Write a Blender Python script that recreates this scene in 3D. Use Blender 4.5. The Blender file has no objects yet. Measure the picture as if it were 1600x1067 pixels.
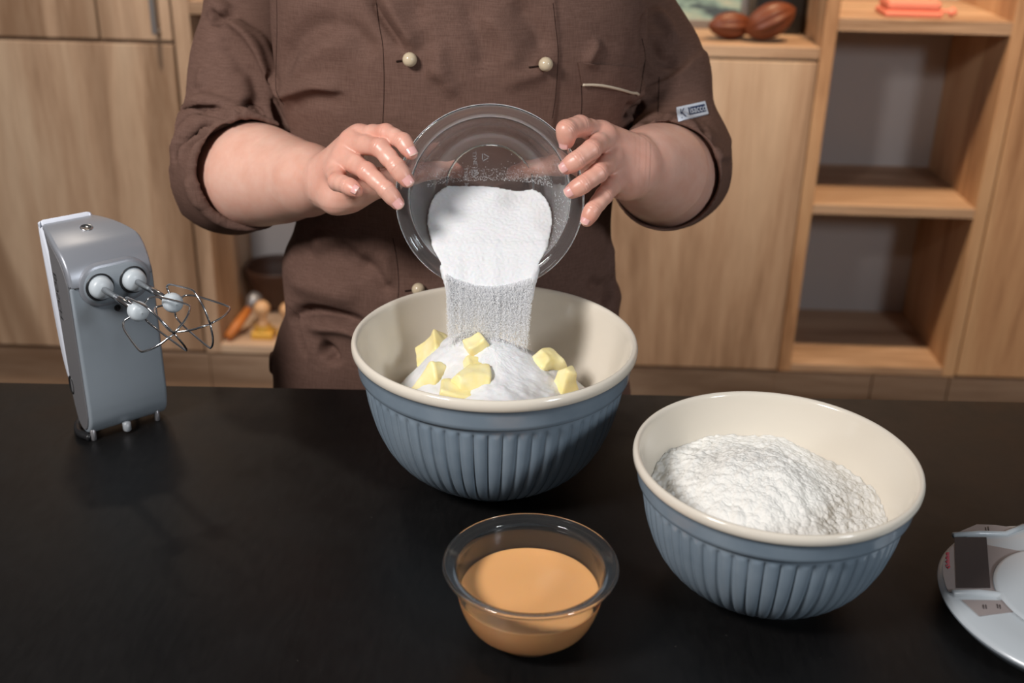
import bpy, bmesh, math, random
import numpy as np
from mathutils import Vector, Matrix, noise
from mathutils.bvhtree import BVHTree

random.seed(7)
rng = np.random.default_rng(7)
scene = bpy.context.scene
col = scene.collection
V = Vector

# ------------------------------------------------------------------ camera, world, lights, exposure
FPX, PITCH, ROLL, YAW = 1745.5, 0.4304, 0.0238, 0.0212
CAMH = 1.522


def cam_axes():
    cp, sp = math.cos(PITCH), math.sin(PITCH)
    fw, rt = V((0, cp, -sp)), V((1, 0, 0))
    up = rt.cross(fw)
    cr, sr = math.cos(ROLL), math.sin(ROLL)
    r2, u2 = cr * rt + sr * up, -sr * rt + cr * up
    Z = Matrix.Rotation(YAW, 3, 'Z')
    return Z @ r2, Z @ u2, Z @ fw


CR, CU, CF = cam_axes()
CPOS = V((0, 0, CAMH))
cam = bpy.data.cameras.new('camera')
cam.sensor_width = 36
cam.lens = 36 * FPX / 1600
cam.clip_start = 0.02
cam.dof.use_dof = True
cam.dof.focus_distance = 1.10
cam.dof.aperture_fstop = 4.5
camo = bpy.data.objects.new('camera', cam)
M = Matrix((CR, CU, -CF)).transposed().to_4x4()
M.translation = CPOS
camo.matrix_world = M
col.objects.link(camo)
scene.camera = camo

w = bpy.data.worlds.new('world')
scene.world = w
w.use_nodes = True
bg = w.node_tree.nodes['Background']
bg.inputs[0].default_value = (0.92, 0.95, 1.0, 1)
bg.inputs[1].default_value = 0.06


def area(name, loc, target, size, power, color, spread=180):
    l = bpy.data.lights.new(name, 'AREA')
    l.shape = 'DISK'
    l.size = size
    l.energy = power
    l.color = color
    l.spread = math.radians(spread)
    o = bpy.data.objects.new(name, l)
    o.location = loc
    o.rotation_euler = (V(target) - V(loc)).to_track_quat('-Z', 'Y').to_euler()
    col.objects.link(o)
    return o


area('studio_light_left', (-1.08, -0.02, 2.28), (-0.1, 1.2, 1.0), 0.46, 33, (1.0, 0.965, 0.945))
area('studio_light_right', (1.75, -0.65, 2.05), (0.1, 1.4, 1.0), 0.42, 19, (0.90, 0.95, 1.0))
area('ceiling_spot_shelf_left', (-0.9, 2.15, 2.75), (-0.8, 2.8, 0.7), 0.14, 11, (1.0, 0.86, 0.70), 110)
area('ceiling_spot_shelf_right', (0.75, 2.15, 2.75), (1.0, 2.8, 0.7), 0.14, 16, (1.0, 0.70, 0.42), 110)
scene.view_settings.view_transform = 'Standard'
scene.view_settings.look = 'None'
scene.view_settings.exposure = 0.15
scene.view_settings.gamma = 1.0
scene.view_settings.use_curve_mapping = False
scene.cycles.use_denoising = True
scene.cycles.max_bounces = 16
scene.cycles.diffuse_bounces = 10
scene.cycles.transmission_bounces = 12
scene.cycles.sample_clamp_indirect = 6.0


# ------------------------------------------------------------------ helpers
def ray(px, py):
    return CF + CR * ((px - 800) / FPX) - CU * ((py - 533.5) / FPX)


def at(px, py, d):            # point at camera depth d
    return CPOS + ray(px, py) * d


def at_y(px, py, Y):
    r = ray(px, py)
    return CPOS + r * (Y / r.y)


def at_z(px, py, z):
    r = ray(px, py)
    return CPOS + r * ((z - CAMH) / r.z)


def project(P):               # (n,3) -> pixel coordinates and depth
    Q = P - np.array(CPOS)
    z = Q @ np.array(CF)
    return 800 + FPX * (Q @ np.array(CR)) / z, 533.5 - FPX * (Q @ np.array(CU)) / z, z


def tag(o, label=None, cat=None, group=None, kind=None):
    if label: o['label'] = label
    if cat: o['category'] = cat
    if group: o['group'] = group
    if kind: o['kind'] = kind
    return o


def set_parent(o, p):
    if p is not None:
        o.parent = p
        o.matrix_parent_inverse = Matrix.Translation(-V(p['_loc'])) if '_loc' in p else Matrix()


def empty(name, loc, label, cat, group=None):
    o = bpy.data.objects.new(name, None)
    o.empty_display_size = 0.02
    o.location = loc
    o['_loc'] = tuple(loc)
    col.objects.link(o)
    return tag(o, label, cat, group)


def mesh_obj(name, vs, fs, mats, parent=None, smooth=True, origin=None, mi=None, sharp=None):
    me = bpy.data.meshes.new(name)
    vs = np.asarray(vs, dtype=np.float32).reshape(-1, 3)
    if origin is None and parent is None:
        lo, hi = vs.min(0), vs.max(0)
        origin = ((lo[0] + hi[0]) / 2, (lo[1] + hi[1]) / 2, lo[2])
    if origin is not None:
        vs = vs - np.array(origin, dtype=np.float32)
    if isinstance(fs, np.ndarray) and fs.ndim == 2:
        n, k = fs.shape
        me.vertices.add(len(vs)); me.vertices.foreach_set('co', vs.ravel())
        me.loops.add(n * k); me.loops.foreach_set('vertex_index', fs.astype(np.int32).ravel())
        me.polygons.add(n)
        me.polygons.foreach_set('loop_start', np.arange(0, n * k, k, dtype=np.int32))
        me.update(calc_edges=True)
    else:
        me.from_pydata([tuple(map(float, v)) for v in vs], [], [tuple(int(i) for i in f) for f in fs])
    for m in (mats if isinstance(mats, (list, tuple)) else [mats]):
        me.materials.append(m)
    if mi is not None:
        me.polygons.foreach_set('material_index', np.asarray(mi, dtype=np.int32))
    me.polygons.foreach_set('use_smooth', [smooth] * len(me.polygons))
    if sharp: me.set_sharp_from_angle(angle=math.radians(sharp))
    me.update()
    o = bpy.data.objects.new(name, me)
    if origin is not None: o.location = origin
    col.objects.link(o)
    if parent is not None:
        set_parent(o, parent)
    else:
        o['_loc'] = tuple(float(x) for x in (origin if origin is not None else (0, 0, 0)))
    return o


def bm_arrays(bm):
    bm.verts.ensure_lookup_table(); bm.verts.index_update()
    return [v.co.copy() for v in bm.verts], [[v.index for v in f.verts] for f in bm.faces]


def box_data(x0, x1, y0, y1, z0, z1, bev=0.0015, seg=1):
    bm = bmesh.new()
    bmesh.ops.create_cube(bm, size=1)
    for v in bm.verts:
        v.co = V(((x0 + x1) / 2 + v.co.x * (x1 - x0), (y0 + y1) / 2 + v.co.y * (y1 - y0), (z0 + z1) / 2 + v.co.z * (z1 - z0)))
    if bev: bmesh.ops.bevel(bm, geom=bm.edges[:], offset=bev, segments=seg, affect='EDGES', profile=0.5)
    d = bm_arrays(bm); bm.free()
    return d


def box(name, x0, x1, y0, y1, z0, z1, mat, parent=None, bev=0.0015, seg=1):
    v, f = box_data(x0, x1, y0, y1, z0, z1, bev, seg)
    return mesh_obj(name, v, f, mat, parent, smooth=False)


def lathe(prof, n=96, center=(0, 0, 0), rfun=None, closed=False):
    """profile list of (r, z); returns arrays"""
    prof = np.asarray(prof, float)
    m = len(prof)
    th = np.linspace(0, 2 * np.pi, n, endpoint=False)
    R = np.repeat(prof[:, 0][:, None], n, 1)
    if rfun is not None: R = R + rfun(prof[:, 1][:, None], th[None, :])
    vs = np.stack([R * np.cos(th), R * np.sin(th), np.repeat(prof[:, 1][:, None], n, 1)], -1).reshape(-1, 3) + np.array(center)
    i = np.arange(m if closed else m - 1)[:, None]; j = np.arange(n)[None, :]
    a = i * n + j; b = i * n + (j + 1) % n; c = ((i + 1) % m) * n + (j + 1) % n; d = ((i + 1) % m) * n + j
    fs = np.stack([a, b, c, d], -1).reshape(-1, 4)
    return vs, fs


def smooth_prof(pts, n=60):
    """Catmull-Rom resample of a polyline"""
    P = np.asarray(pts, float)
    P = np.vstack([2 * P[0] - P[1], P, 2 * P[-1] - P[-2]])
    out = []
    k = len(P) - 3
    per = max(2, n // k)
    for i in range(k):
        p0, p1, p2, p3 = P[i:i + 4]
        for t in np.linspace(0, 1, per, endpoint=False):
            out.append(0.5 * ((2 * p1) + (-p0 + p2) * t + (2 * p0 - 5 * p1 + 4 * p2 - p3) * t * t + (-p0 + 3 * p1 - 3 * p2 + p3) * t ** 3))
    out.append(P[-2])
    return np.array(out)


def tube_data(pts, rad, n=8, closed=False, caps=True):
    P = [V(p) for p in pts]
    m = len(P)
    rads = rad if isinstance(rad, (list, tuple, np.ndarray)) else [rad] * m
    vs, fs = [], []
    prev = None
    for i in range(m):
        a = P[(i - 1) % m] if (closed or i > 0) else P[i]
        b = P[(i + 1) % m] if (closed or i < m - 1) else P[i]
        t = (b - a).normalized()
        if prev is None:
            u = t.cross(V((0, 0, 1)))
            if u.length < 0.1: u = t.cross(V((1, 0, 0)))
        else:
            u = prev - t * prev.dot(t)
        u.normalize(); prev = u
        v = t.cross(u)
        for k in range(n):
            an = 2 * math.pi * k / n
            vs.append(P[i] + (u * math.cos(an) + v * math.sin(an)) * float(rads[i]))
    for i in range(m if closed else m - 1):
        for k in range(n):
            a = i * n + k; b = i * n + (k + 1) % n
            j = (i + 1) % m
            fs.append((a, b, j * n + (k + 1) % n, j * n + k))
    if caps and not closed:
        fs.append(tuple(range(n - 1, -1, -1)))
        fs.append(tuple(range((m - 1) * n, m * n)))
    return vs, fs


def join_data(*parts):
    vs, fs = [], []
    for v, f in parts:
        o = len(vs)
        vs += [tuple(x) for x in v]
        fs += [tuple(int(i) + o for i in q) for q in f]
    return vs, fs


def sphere_data(c, r, u=20, v=12, sc=(1, 1, 1)):
    bm = bmesh.new()
    bmesh.ops.create_uvsphere(bm, u_segments=u, v_segments=v, radius=1)
    for q in bm.verts: q.co = V(c) + V((q.co.x * r * sc[0], q.co.y * r * sc[1], q.co.z * r * sc[2]))
    d = bm_arrays(bm); bm.free()
    return d


def frame_from(axis, hint=V((0, 0, 1))):
    z = V(axis).normalized()
    x = V(hint).cross(z)
    if x.length < 1e-3: x = V((1, 0, 0)).cross(z)
    x.normalize()
    return x, z.cross(x), z


def xform(vs, o, x, y, z):
    A = np.asarray([tuple(v) for v in vs], float)
    return A[:, :1] * np.array(x) + A[:, 1:2] * np.array(y) + A[:, 2:] * np.array(z) + np.array(o)


def text_data(body, size=1.0, extrude=0.0, bold=0.0):
    cu = bpy.data.curves.new('lettering', 'FONT')
    cu.body = body; cu.size = size; cu.extrude = extrude; cu.offset = bold
    cu.resolution_u = 3
    o = bpy.data.objects.new('lettering', cu)
    col.objects.link(o)
    bpy.context.view_layer.update()
    dg = bpy.context.evaluated_depsgraph_get()
    me = bpy.data.meshes.new_from_object(o.evaluated_get(dg))
    vs = np.array([v.co[:] for v in me.vertices]); fs = [tuple(p.vertices) for p in me.polygons]
    bpy.data.objects.remove(o); bpy.data.meshes.remove(me); bpy.data.curves.remove(cu)
    return vs, fs


# ------------------------------------------------------------------ materials
def mat(name, base, rough=0.5, metal=0.0, spec=0.5, **kw):
    m = bpy.data.materials.new(name)
    m.use_nodes = True
    b = m.node_tree.nodes['Principled BSDF']
    b.inputs['Base Color'].default_value = (*base, 1)
    b.inputs['Roughness'].default_value = rough
    b.inputs['Metallic'].default_value = metal
    b.inputs['Specular IOR Level'].default_value = spec
    for k, v in kw.items():
        b.inputs[k.replace('_', ' ')].default_value = v
    return m


def nd(m, t, **kw):
    n = m.node_tree.nodes.new(t)
    for k, v in kw.items(): setattr(n, k, v)
    return n


def lk(m, a, b): m.node_tree.links.new(a, b)


def coords(m, scale=(1, 1, 1), rot=(0, 0, 0), src='Object'):
    tc = nd(m, 'ShaderNodeTexCoord'); mp = nd(m, 'ShaderNodeMapping')
    mp.inputs['Scale'].default_value = scale
    mp.inputs['Rotation'].default_value = rot
    lk(m, tc.outputs[src], mp.inputs['Vector'])
    return mp.outputs['Vector']


def tex_noise(m, vec, scale, detail=4, rough=0.55, dist=0.0):
    n = nd(m, 'ShaderNodeTexNoise')
    n.inputs['Scale'].default_value = scale; n.inputs['Detail'].default_value = detail
    n.inputs['Roughness'].default_value = rough; n.inputs['Distortion'].default_value = dist
    lk(m, vec, n.inputs['Vector'])
    return n.outputs['Fac']


def ramp(m, fac, stops):
    r = nd(m, 'ShaderNodeValToRGB')
    e = r.color_ramp.elements
    while len(e) < len(stops): e.new(0.5)
    for i, (p, c) in enumerate(stops):
        e[i].position = p; e[i].color = (*c, 1) if len(c) == 3 else c
    lk(m, fac, r.inputs['Fac'])
    return r.outputs['Color']


def mixc(m, fac, a, b, mode='MIX'):
    n = nd(m, 'ShaderNodeMix', data_type='RGBA', blend_type=mode)
    for s, x in ((n.inputs[0], fac), (n.inputs[6], a), (n.inputs[7], b)):
        if hasattr(x, 'is_linked') or isinstance(x, bpy.types.NodeSocket): lk(m, x, s)
        elif isinstance(x, (int, float)): s.default_value = x
        else: s.default_value = (*x, 1)
    return n.outputs[2]


def bump(m, h, strength=0.2, dist=0.001):
    b = nd(m, 'ShaderNodeBump')
    b.inputs['Strength'].default_value = strength; b.inputs['Distance'].default_value = dist
    lk(m, h, b.inputs['Height'])
    return b.outputs['Normal']


def bsdf(m): return m.node_tree.nodes['Principled BSDF']


def srgb(r, g, b):
    f = lambda c: ((c / 255) / 12.92) if c / 255 <= 0.04045 else (((c / 255) + 0.055) / 1.055) ** 2.4
    return (f(r), f(g), f(b))


def wood(name, dark, mid, light, axis='z', seed=0.0, rough=0.55):
    m = mat(name, mid, rough, spec=0.3)
    sc = {'z': (1, 1, 0.09), 'x': (0.09, 1, 1)}[axis]
    v = coords(m, sc)
    add = nd(m, 'ShaderNodeVectorMath', operation='ADD'); add.inputs[1].default_value = (seed, seed * 1.7, seed * 0.3)
    lk(m, v, add.inputs[0]); v = add.outputs[0]
    f = tex_noise(m, v, 7, 6, 0.6, 0.6)
    c = ramp(m, f, [(0.36, dark), (0.50, mid), (0.64, light)])
    g = tex_noise(m, v, 90, 3, 0.6)
    c = mixc(m, 0.18, c, ramp(m, g, [(0.35, dark), (0.65, light)]), 'MIX')
    k = tex_noise(m, v, 3.1, 2, 0.5, 1.2)
    c = mixc(m, ramp(m, k, [(0.56, (0, 0, 0)), (0.61, (0.8, 0.8, 0.8)), (0.66, (0, 0, 0))]), c, dark)
    lk(m, c, bsdf(m).inputs['Base Color'])
    lk(m, bump(m, g, 0.08, 0.001), bsdf(m).inputs['Normal'])
    return m


OAKD, OAKM, OAKL = srgb(142, 112, 88), srgb(191, 160, 134), srgb(211, 185, 159)
M_OAK = wood('oak_veneer', OAKD, OAKM, OAKL, 'z', 0.0)
M_OAK2 = wood('oak_veneer_second', OAKD, OAKM, OAKL, 'z', 3.3)
M_OAK_WARMLIT = wood('oak_veneer_warm_lit', srgb(140, 100, 70), srgb(196, 155, 119), srgb(210, 174, 137), 'z', 7.9)  # right-hand oak, with the warm light there tinted into its colours
M_OAKX = wood('oak_board', OAKD, OAKM, OAKL, 'x', 1.3)
M_WALL = mat('grey_wall', srgb(186, 180, 178), 0.9)
M_FLOOR = mat('floor_tiles', srgb(120, 112, 104), 0.6)

M_TABLE = mat('black_table', (0.0045, 0.0043, 0.0043), 0.42, spec=0.36)
_v = coords(M_TABLE, (1, 0.25, 1))
_g = tex_noise(M_TABLE, _v, 160, 5, 0.65)
_d = tex_noise(M_TABLE, coords(M_TABLE), 14, 4, 0.6)
_c = ramp(M_TABLE, _g, [(0.3, (0.0032, 0.0030, 0.0031)), (0.7, (0.0062, 0.0058, 0.0057))])
_sp = tex_noise(M_TABLE, coords(M_TABLE), 420, 1, 0.5)
_c = mixc(M_TABLE, ramp(M_TABLE, _sp, [(0.80, (0, 0, 0)), (0.84, (0.5, 0.5, 0.5))]), _c, (0.10, 0.09, 0.08))
lk(M_TABLE, _c, bsdf(M_TABLE).inputs['Base Color'])
lk(M_TABLE, ramp(M_TABLE, _d, [(0.3, (0.34, 0.34, 0.34)), (0.7, (0.5, 0.5, 0.5))]), bsdf(M_TABLE).inputs['Roughness'])
lk(M_TABLE, bump(M_TABLE, _g, 0.06, 0.0006), bsdf(M_TABLE).inputs['Normal'])

M_BLUE = mat('blue_grey_glaze', srgb(128, 142, 154), 0.16, spec=0.5)
_f = tex_noise(M_BLUE, coords(M_BLUE), 30, 3)
lk(M_BLUE, ramp(M_BLUE, _f, [(0.3, srgb(122, 137, 150)), (0.7, srgb(133, 147, 159))]), bsdf(M_BLUE).inputs['Base Color'])
M_CREAM = mat('cream_glaze', srgb(226, 217, 202), 0.13, spec=0.5)
M_GLASS = mat('clear_glass', (0.97, 0.975, 0.975), 0.0, Transmission_Weight=0.988, IOR=1.48)
M_PLASTIC = mat('clear_plastic', (0.985, 0.985, 0.99), 0.008, Transmission_Weight=0.966, IOR=1.47)
M_EGG = mat('orange_egg_mix', srgb(232, 172, 112), 0.18, spec=0.45, Subsurface_Weight=0.25, Subsurface_Scale=0.006)
bsdf(M_EGG).inputs['Subsurface Radius'].default_value = (1, 0.5, 0.2)
M_SUGAR = mat('white_sugar', (0.80, 0.805, 0.815), 0.6, spec=0.4, Subsurface_Weight=0.15, Subsurface_Scale=0.003)
_sn = tex_noise(M_SUGAR, coords(M_SUGAR), 1500, 2, 0.6)
lk(M_SUGAR, bump(M_SUGAR, _sn, 0.35, 0.0006), bsdf(M_SUGAR).inputs['Normal'])
M_GRAIN = mat('sugar_grain', (0.97, 0.973, 0.98), 0.35, spec=0.5)
_tr = nd(M_GRAIN, 'ShaderNodeBsdfTranslucent'); _tr.inputs['Color'].default_value = (0.96, 0.965, 0.975, 1)
_mx = nd(M_GRAIN, 'ShaderNodeMixShader'); _mx.inputs[0].default_value = 0.32
lk(M_GRAIN, bsdf(M_GRAIN).outputs[0], _mx.inputs[1]); lk(M_GRAIN, _tr.outputs[0], _mx.inputs[2])
lk(M_GRAIN, _mx.outputs[0], M_GRAIN.node_tree.nodes['Material Output'].inputs['Surface'])
M_FLOUR = mat('white_flour', srgb(240, 238, 232), 0.95, spec=0.1)
_fn = tex_noise(M_FLOUR, coords(M_FLOUR), 420, 5, 0.65)
lk(M_FLOUR, bump(M_FLOUR, _fn, 0.5, 0.0012), bsdf(M_FLOUR).inputs['Normal'])
M_BUTTER = mat('butter', srgb(250, 238, 190), 0.38, spec=0.4, Subsurface_Weight=0.3, Subsurface_Scale=0.006)
bsdf(M_BUTTER).inputs['Subsurface Radius'].default_value = (1, 0.8, 0.35)
_bn = tex_noise(M_BUTTER, coords(M_BUTTER), 60, 3, 0.5)
lk(M_BUTTER, ramp(M_BUTTER, _bn, [(0.3, srgb(249, 228, 152)), (0.7, srgb(252, 240, 192))]), bsdf(M_BUTTER).inputs['Base Color'])
lk(M_BUTTER, bump(M_BUTTER, _bn, 0.3, 0.002), bsdf(M_BUTTER).inputs['Normal'])

M_JACKET = mat('brown_cotton', srgb(112, 90, 83), 0.85, spec=0.12)
_jv = coords(M_JACKET)
_w1 = tex_noise(M_JACKET, coords(M_JACKET, (1, 1, 0.07)), 900, 2, 0.5)
_w2 = tex_noise(M_JACKET, coords(M_JACKET, (0.07, 0.07, 1)), 900, 2, 0.5)
_wm = mixc(M_JACKET, 0.5, _w1, _w2)
_jl = tex_noise(M_JACKET, _jv, 9, 3)
_jc = ramp(M_JACKET, _wm, [(0.36, srgb(95, 71, 62)), (0.62, srgb(113, 87, 77))])
_jc = mixc(M_JACKET, ramp(M_JACKET, _jl, [(0.3, (0, 0, 0)), (0.7, (0.35, 0.35, 0.35))]), _jc, srgb(98, 73, 62))
lk(M_JACKET, _jc, bsdf(M_JACKET).inputs['Base Color'])
lk(M_JACKET, bump(M_JACKET, _wm, 0.22, 0.0004), bsdf(M_JACKET).inputs['Normal'])
M_THREAD = mat('dark_thread', srgb(44, 30, 25), 0.9, spec=0.1)
M_BUTTON = mat('beige_button', srgb(205, 187, 158), 0.16, spec=0.5)
M_PIPING = mat('beige_piping', srgb(196, 180, 158), 0.7)
M_TROUSER = mat('dark_trousers', srgb(40, 38, 40), 0.9)
M_SHOE = mat('black_shoes', (0.01, 0.01, 0.01), 0.4)
M_HAIR = mat('brown_hair', srgb(70, 48, 34), 0.5)

M_SKIN = mat('skin', srgb(222, 172, 150), 0.36, spec=0.5, Subsurface_Weight=0.18, Subsurface_Scale=0.006)
bsdf(M_SKIN).inputs['Subsurface Radius'].default_value = (1, 0.35, 0.2)
_sv = coords(M_SKIN)
_s1 = tex_noise(M_SKIN, _sv, 45, 4, 0.6)
_at = nd(M_SKIN, 'ShaderNodeAttribute'); _at.attribute_name = 'flush'
_sc = ramp(M_SKIN, _s1, [(0.3, srgb(224, 170, 149)), (0.7, srgb(232, 187, 168))])
_sc = mixc(M_SKIN, _at.outputs['Fac'], _sc, srgb(214, 136, 118))
_s3 = tex_noise(M_SKIN, _sv, 210, 2, 0.5)
_sc = mixc(M_SKIN, ramp(M_SKIN, _s3, [(0.74, (0, 0, 0)), (0.8, (0.35, 0.35, 0.35))]), _sc, srgb(170, 110, 90))
lk(M_SKIN, _sc, bsdf(M_SKIN).inputs['Base Color'])
_s2 = nd(M_SKIN, 'ShaderNodeTexVoronoi'); _s2.inputs['Scale'].default_value = 900
lk(M_SKIN, _sv, _s2.inputs['Vector'])
lk(M_SKIN, bump(M_SKIN, _s2.outputs['Distance'], 0.12, 0.0005), bsdf(M_SKIN).inputs['Normal'])
M_NAIL = mat('fingernail', srgb(232, 176, 170), 0.22, spec=0.5, Subsurface_Weight=0.1, Subsurface_Scale=0.003)
M_NAILTIP = mat('nail_edge', srgb(236, 198, 182), 0.3)

M_SILVER = mat('silver_plastic', srgb(150, 153, 160), 0.34, 0.35)
M_GREYP = mat('grey_plastic', srgb(136, 144, 151), 0.42, spec=0.4)
M_SIDEP = mat('dark_grey_plastic', srgb(104, 103, 105), 0.45)
M_WHITEP = mat('white_plastic', srgb(222, 226, 236), 0.3)
M_HUB = mat('pale_grey_plastic', srgb(190, 198, 203), 0.35)
M_STEEL = mat('polished_steel', (0.62, 0.62, 0.63), 0.18, 1.0)
M_BLACK = mat('black_plastic', (0.012, 0.012, 0.013), 0.35)
M_GAP = mat('black_joint', (0.02, 0.02, 0.022), 0.7)
M_FOOTC = mat('clear_rubber', srgb(190, 195, 200), 0.25, Transmission_Weight=0.5)
M_SCALEW = mat('scale_white', srgb(188, 194, 198), 0.25)
M_SCALEG = mat('scale_grey', srgb(150, 140, 138), 0.3)
M_LCD = mat('dark_display', srgb(62, 52, 50), 0.12)
M_RED = mat('red_print', srgb(190, 40, 66), 0.5)
M_PRINT = mat('dark_print', srgb(70, 62, 62), 0.5)
M_NAVY = mat('navy_label', srgb(30, 48, 84), 0.8)
M_LABEL = mat('white_label', srgb(196, 204, 216), 0.85)
M_CACAO = mat('cacao_husk', srgb(104, 52, 28), 0.45)
M_FRAME = mat('frame_dark', srgb(40, 34, 32), 0.5)
M_PINK = mat('pink_pack', srgb(232, 140, 120), 0.5)
M_BEECH = mat('beech_wood', srgb(214, 168, 124), 0.5)
M_BRASS = mat('brass_stamp', srgb(222, 176, 80), 0.4, 0.3)
M_ORANGEW = mat('reddish_wood', srgb(190, 112, 48), 0.5)
M_DARKW = mat('walnut_dark', srgb(62, 38, 26), 0.5)
M_TEAL = mat('picture_print', srgb(126, 150, 150), 0.4)
_pn = tex_noise(M_TEAL, coords(M_TEAL, (1, 1, 3)), 14, 3)
lk(M_TEAL, ramp(M_TEAL, _pn, [(0.35, srgb(70, 84, 92)), (0.5, srgb(140, 170, 164)), (0.65, srgb(176, 186, 170))]), bsdf(M_TEAL).inputs['Base Color'])
M_HANDLE = mat('grey_handle', srgb(150, 148, 150), 0.35, 0.6)

# ------------------------------------------------------------------ the room
TZ = 0.894                                  # table top
o = box('floor', -4, 4, -2.5, 3.6, -0.05, 0.0, M_FLOOR, bev=0); tag(o, kind='structure')
o = box('wall_back', -4, 4, 3.22, 3.40, 0.0, 2.9, M_WALL, bev=0); tag(o, kind='structure')
o = box('wall_left', -3.4, -3.2, -2.5, 3.22, 0.0, 2.9, M_WALL, bev=0); tag(o, kind='structure')
o = box('wall_right', 3.2, 3.4, -2.5, 3.22, 0.0, 2.9, M_WALL, bev=0); tag(o, kind='structure')

# ------------------------------------------------------------------ cabinets
YF, YB = 2.80, 3.215
ZB, ZT = 0.172, 1.90


def panel(name, x0, x1, y0, y1, z0, z1, m, p, bev=0.0015):
    return box(name, x0, x1, y0, y1, z0, z1, m, p, bev)


# left cupboard: one big lower door, two upper doors
lc = empty('cupboard', (-1.35, 3.0, 0), 'oak cupboard with a large lower door on the far left, behind the hand mixer', 'cabinet')
panel('carcass', -1.80, -0.917, YF + 0.022, YB, ZB, ZT, M_OAK, lc)
panel('door', -1.80, -0.9185, YF, YF + 0.02, ZB + 0.004, 1.0155, M_OAK2, lc)
panel('door', -1.80, -1.103, YF, YF + 0.02, 1.0255, ZT, M_OAK, lc)
d2 = panel('door', -1.0975, -0.9185, YF, YF + 0.02, 1.0255, ZT, M_OAK, lc)
hv = join_data(box_data(-0.957, -0.945, YF - 0.034, YF - 0.022, 1.045, 1.36, 0.002),
               box_data(-0.957, -0.945, YF - 0.024, YF + 0.001, 1.045, 1.057, 0.002),
               box_data(-0.957, -0.945, YF - 0.024, YF + 0.001, 1.348, 1.36, 0.002))
h = mesh_obj('handle', *hv, M_HANDLE, d2, smooth=False); h['label'] = 'grey bar handle'
panel('plinth', -1.80, -0.917, YF + 0.03, YF + 0.05, 0.0, 0.155, M_OAKX, lc)

# left open niche
ln = empty('open_shelf', (-0.68, 3.0, 0), 'oak open shelf niche left of the person, holding wooden tools', 'shelf')
panel('side_panel', -0.913, -0.871, YF, YB, ZB, ZT, M_OAK, ln)
panel('side_panel', -0.47, -0.44, YF, YB, ZB, ZT, M_OAK2, ln)
panel('shelf_board', -0.871, -0.47, YF + 0.001, YB, ZB, 0.197, M_OAKX, ln)
panel('shelf_board', -0.871, -0.47, YF + 0.001, YB, 1.090, 1.122, M_OAKX, ln)
panel('back_panel', -0.871, -0.47, YB - 0.02, YB - 0.008, 0.197, ZT, M_WALL, ln)
panel('plinth', -0.915, -0.44, YF + 0.03, YF + 0.05, 0.0, 0.155, M_OAKX, ln)

# middle cupboard with an open compartment on top
mc = empty('cupboard', (0.12, 3.0, 0), 'oak cupboard with plain doors, right behind the person', 'cabinet')
panel('carcass', -0.438, 0.677, YF + 0.022, YB, ZB, 1.018, M_OAK, mc)
panel('door', -0.436, 0.118, YF, YF + 0.02, ZB + 0.004, 1.016, M_OAK, mc)
panel('door', 0.122, 0.6755, YF, YF + 0.02, ZB + 0.004, 1.016, M_OAK2, mc)
panel('shelf_board', -0.438, 0.677, YF - 0.001, YB, 1.0225, 1.052, M_OAKX, mc)
panel('back_panel', -0.438, 0.677, YB - 0.02, YB - 0.008, 1.052, ZT, M_WALL, mc)
panel('plinth', -0.438, 0.677, YF + 0.03, YF + 0.05, 0.0, 0.155, M_OAKX, mc)

# right open tower
rt = empty('open_shelf', (0.92, 3.0, 0), 'oak open shelf tower with empty compartments, right of the person', 'shelf')
panel('side_panel', 0.678, 0.712, YF, YB, ZB, ZT, M_OAK_WARMLIT, rt)
panel('side_panel', 1.130, 1.164, YF, YB, ZB, ZT, M_OAK_WARMLIT, rt)
panel('shelf_board', 0.712, 1.130, YF + 0.001, YB, ZB, 0.196, M_OAKX, rt)
panel('shelf_board', 0.712, 1.130, YF + 0.001, YB, 0.628, 0.655, M_OAKX, rt)
panel('shelf_board', 0.712, 1.130, YF + 0.001, YB, 1.092, 1.124, M_OAKX, rt)
panel('back_panel', 0.712, 1.130, YB - 0.02, YB - 0.008, 0.196, ZT, M_WALL, rt)
panel('plinth', 0.677, 0.95, YF + 0.03, YF + 0.05, 0.0, 0.155, M_OAKX, rt)
panel('plinth', 0.953, 1.164, YF + 0.03, YF + 0.05, 0.0, 0.155, M_OAKX, rt)

fr = empty('cupboard', (1.5, 3.0, 0), 'tall oak cupboard at the far right edge beside the open tower', 'cabinet')
panel('carcass', 1.167, 1.95, YF + 0.022, YB, ZB, ZT, M_OAK_WARMLIT, fr)
panel('door', 1.1685, 1.95, YF, YF + 0.02, ZB + 0.004, ZT, M_OAK_WARMLIT, fr)
panel('plinth', 1.167, 1.95, YF + 0.03, YF + 0.05, 0.0, 0.155, M_OAKX, fr)

# ------------------------------------------------------------------ things on the shelves


def pod(name, c, axis, L, R, m, label):
    prof = smooth_prof([(0.0005, -0.5), (0.12, -0.47), (0.36, -0.3), (0.47, -0.02), (0.42, 0.2), (0.26, 0.38), (0.09, 0.47), (0.0005, 0.5)], 36)
    prof = np.c_[prof[:, 0] * 2 * R, prof[:, 1] * L]
    vs, fs = lathe(prof, 60, rfun=lambda z, t: 0.055 * R * np.cos(10 * t) * np.clip(1 - (2 * z / L) ** 2, 0, 1))
    x, y, z = frame_from(axis)
    return tag(mesh_obj(name, xform(vs, c, x, y, z), fs, m), label, 'cacao pod', 'cacao pods on the cupboard')


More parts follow.
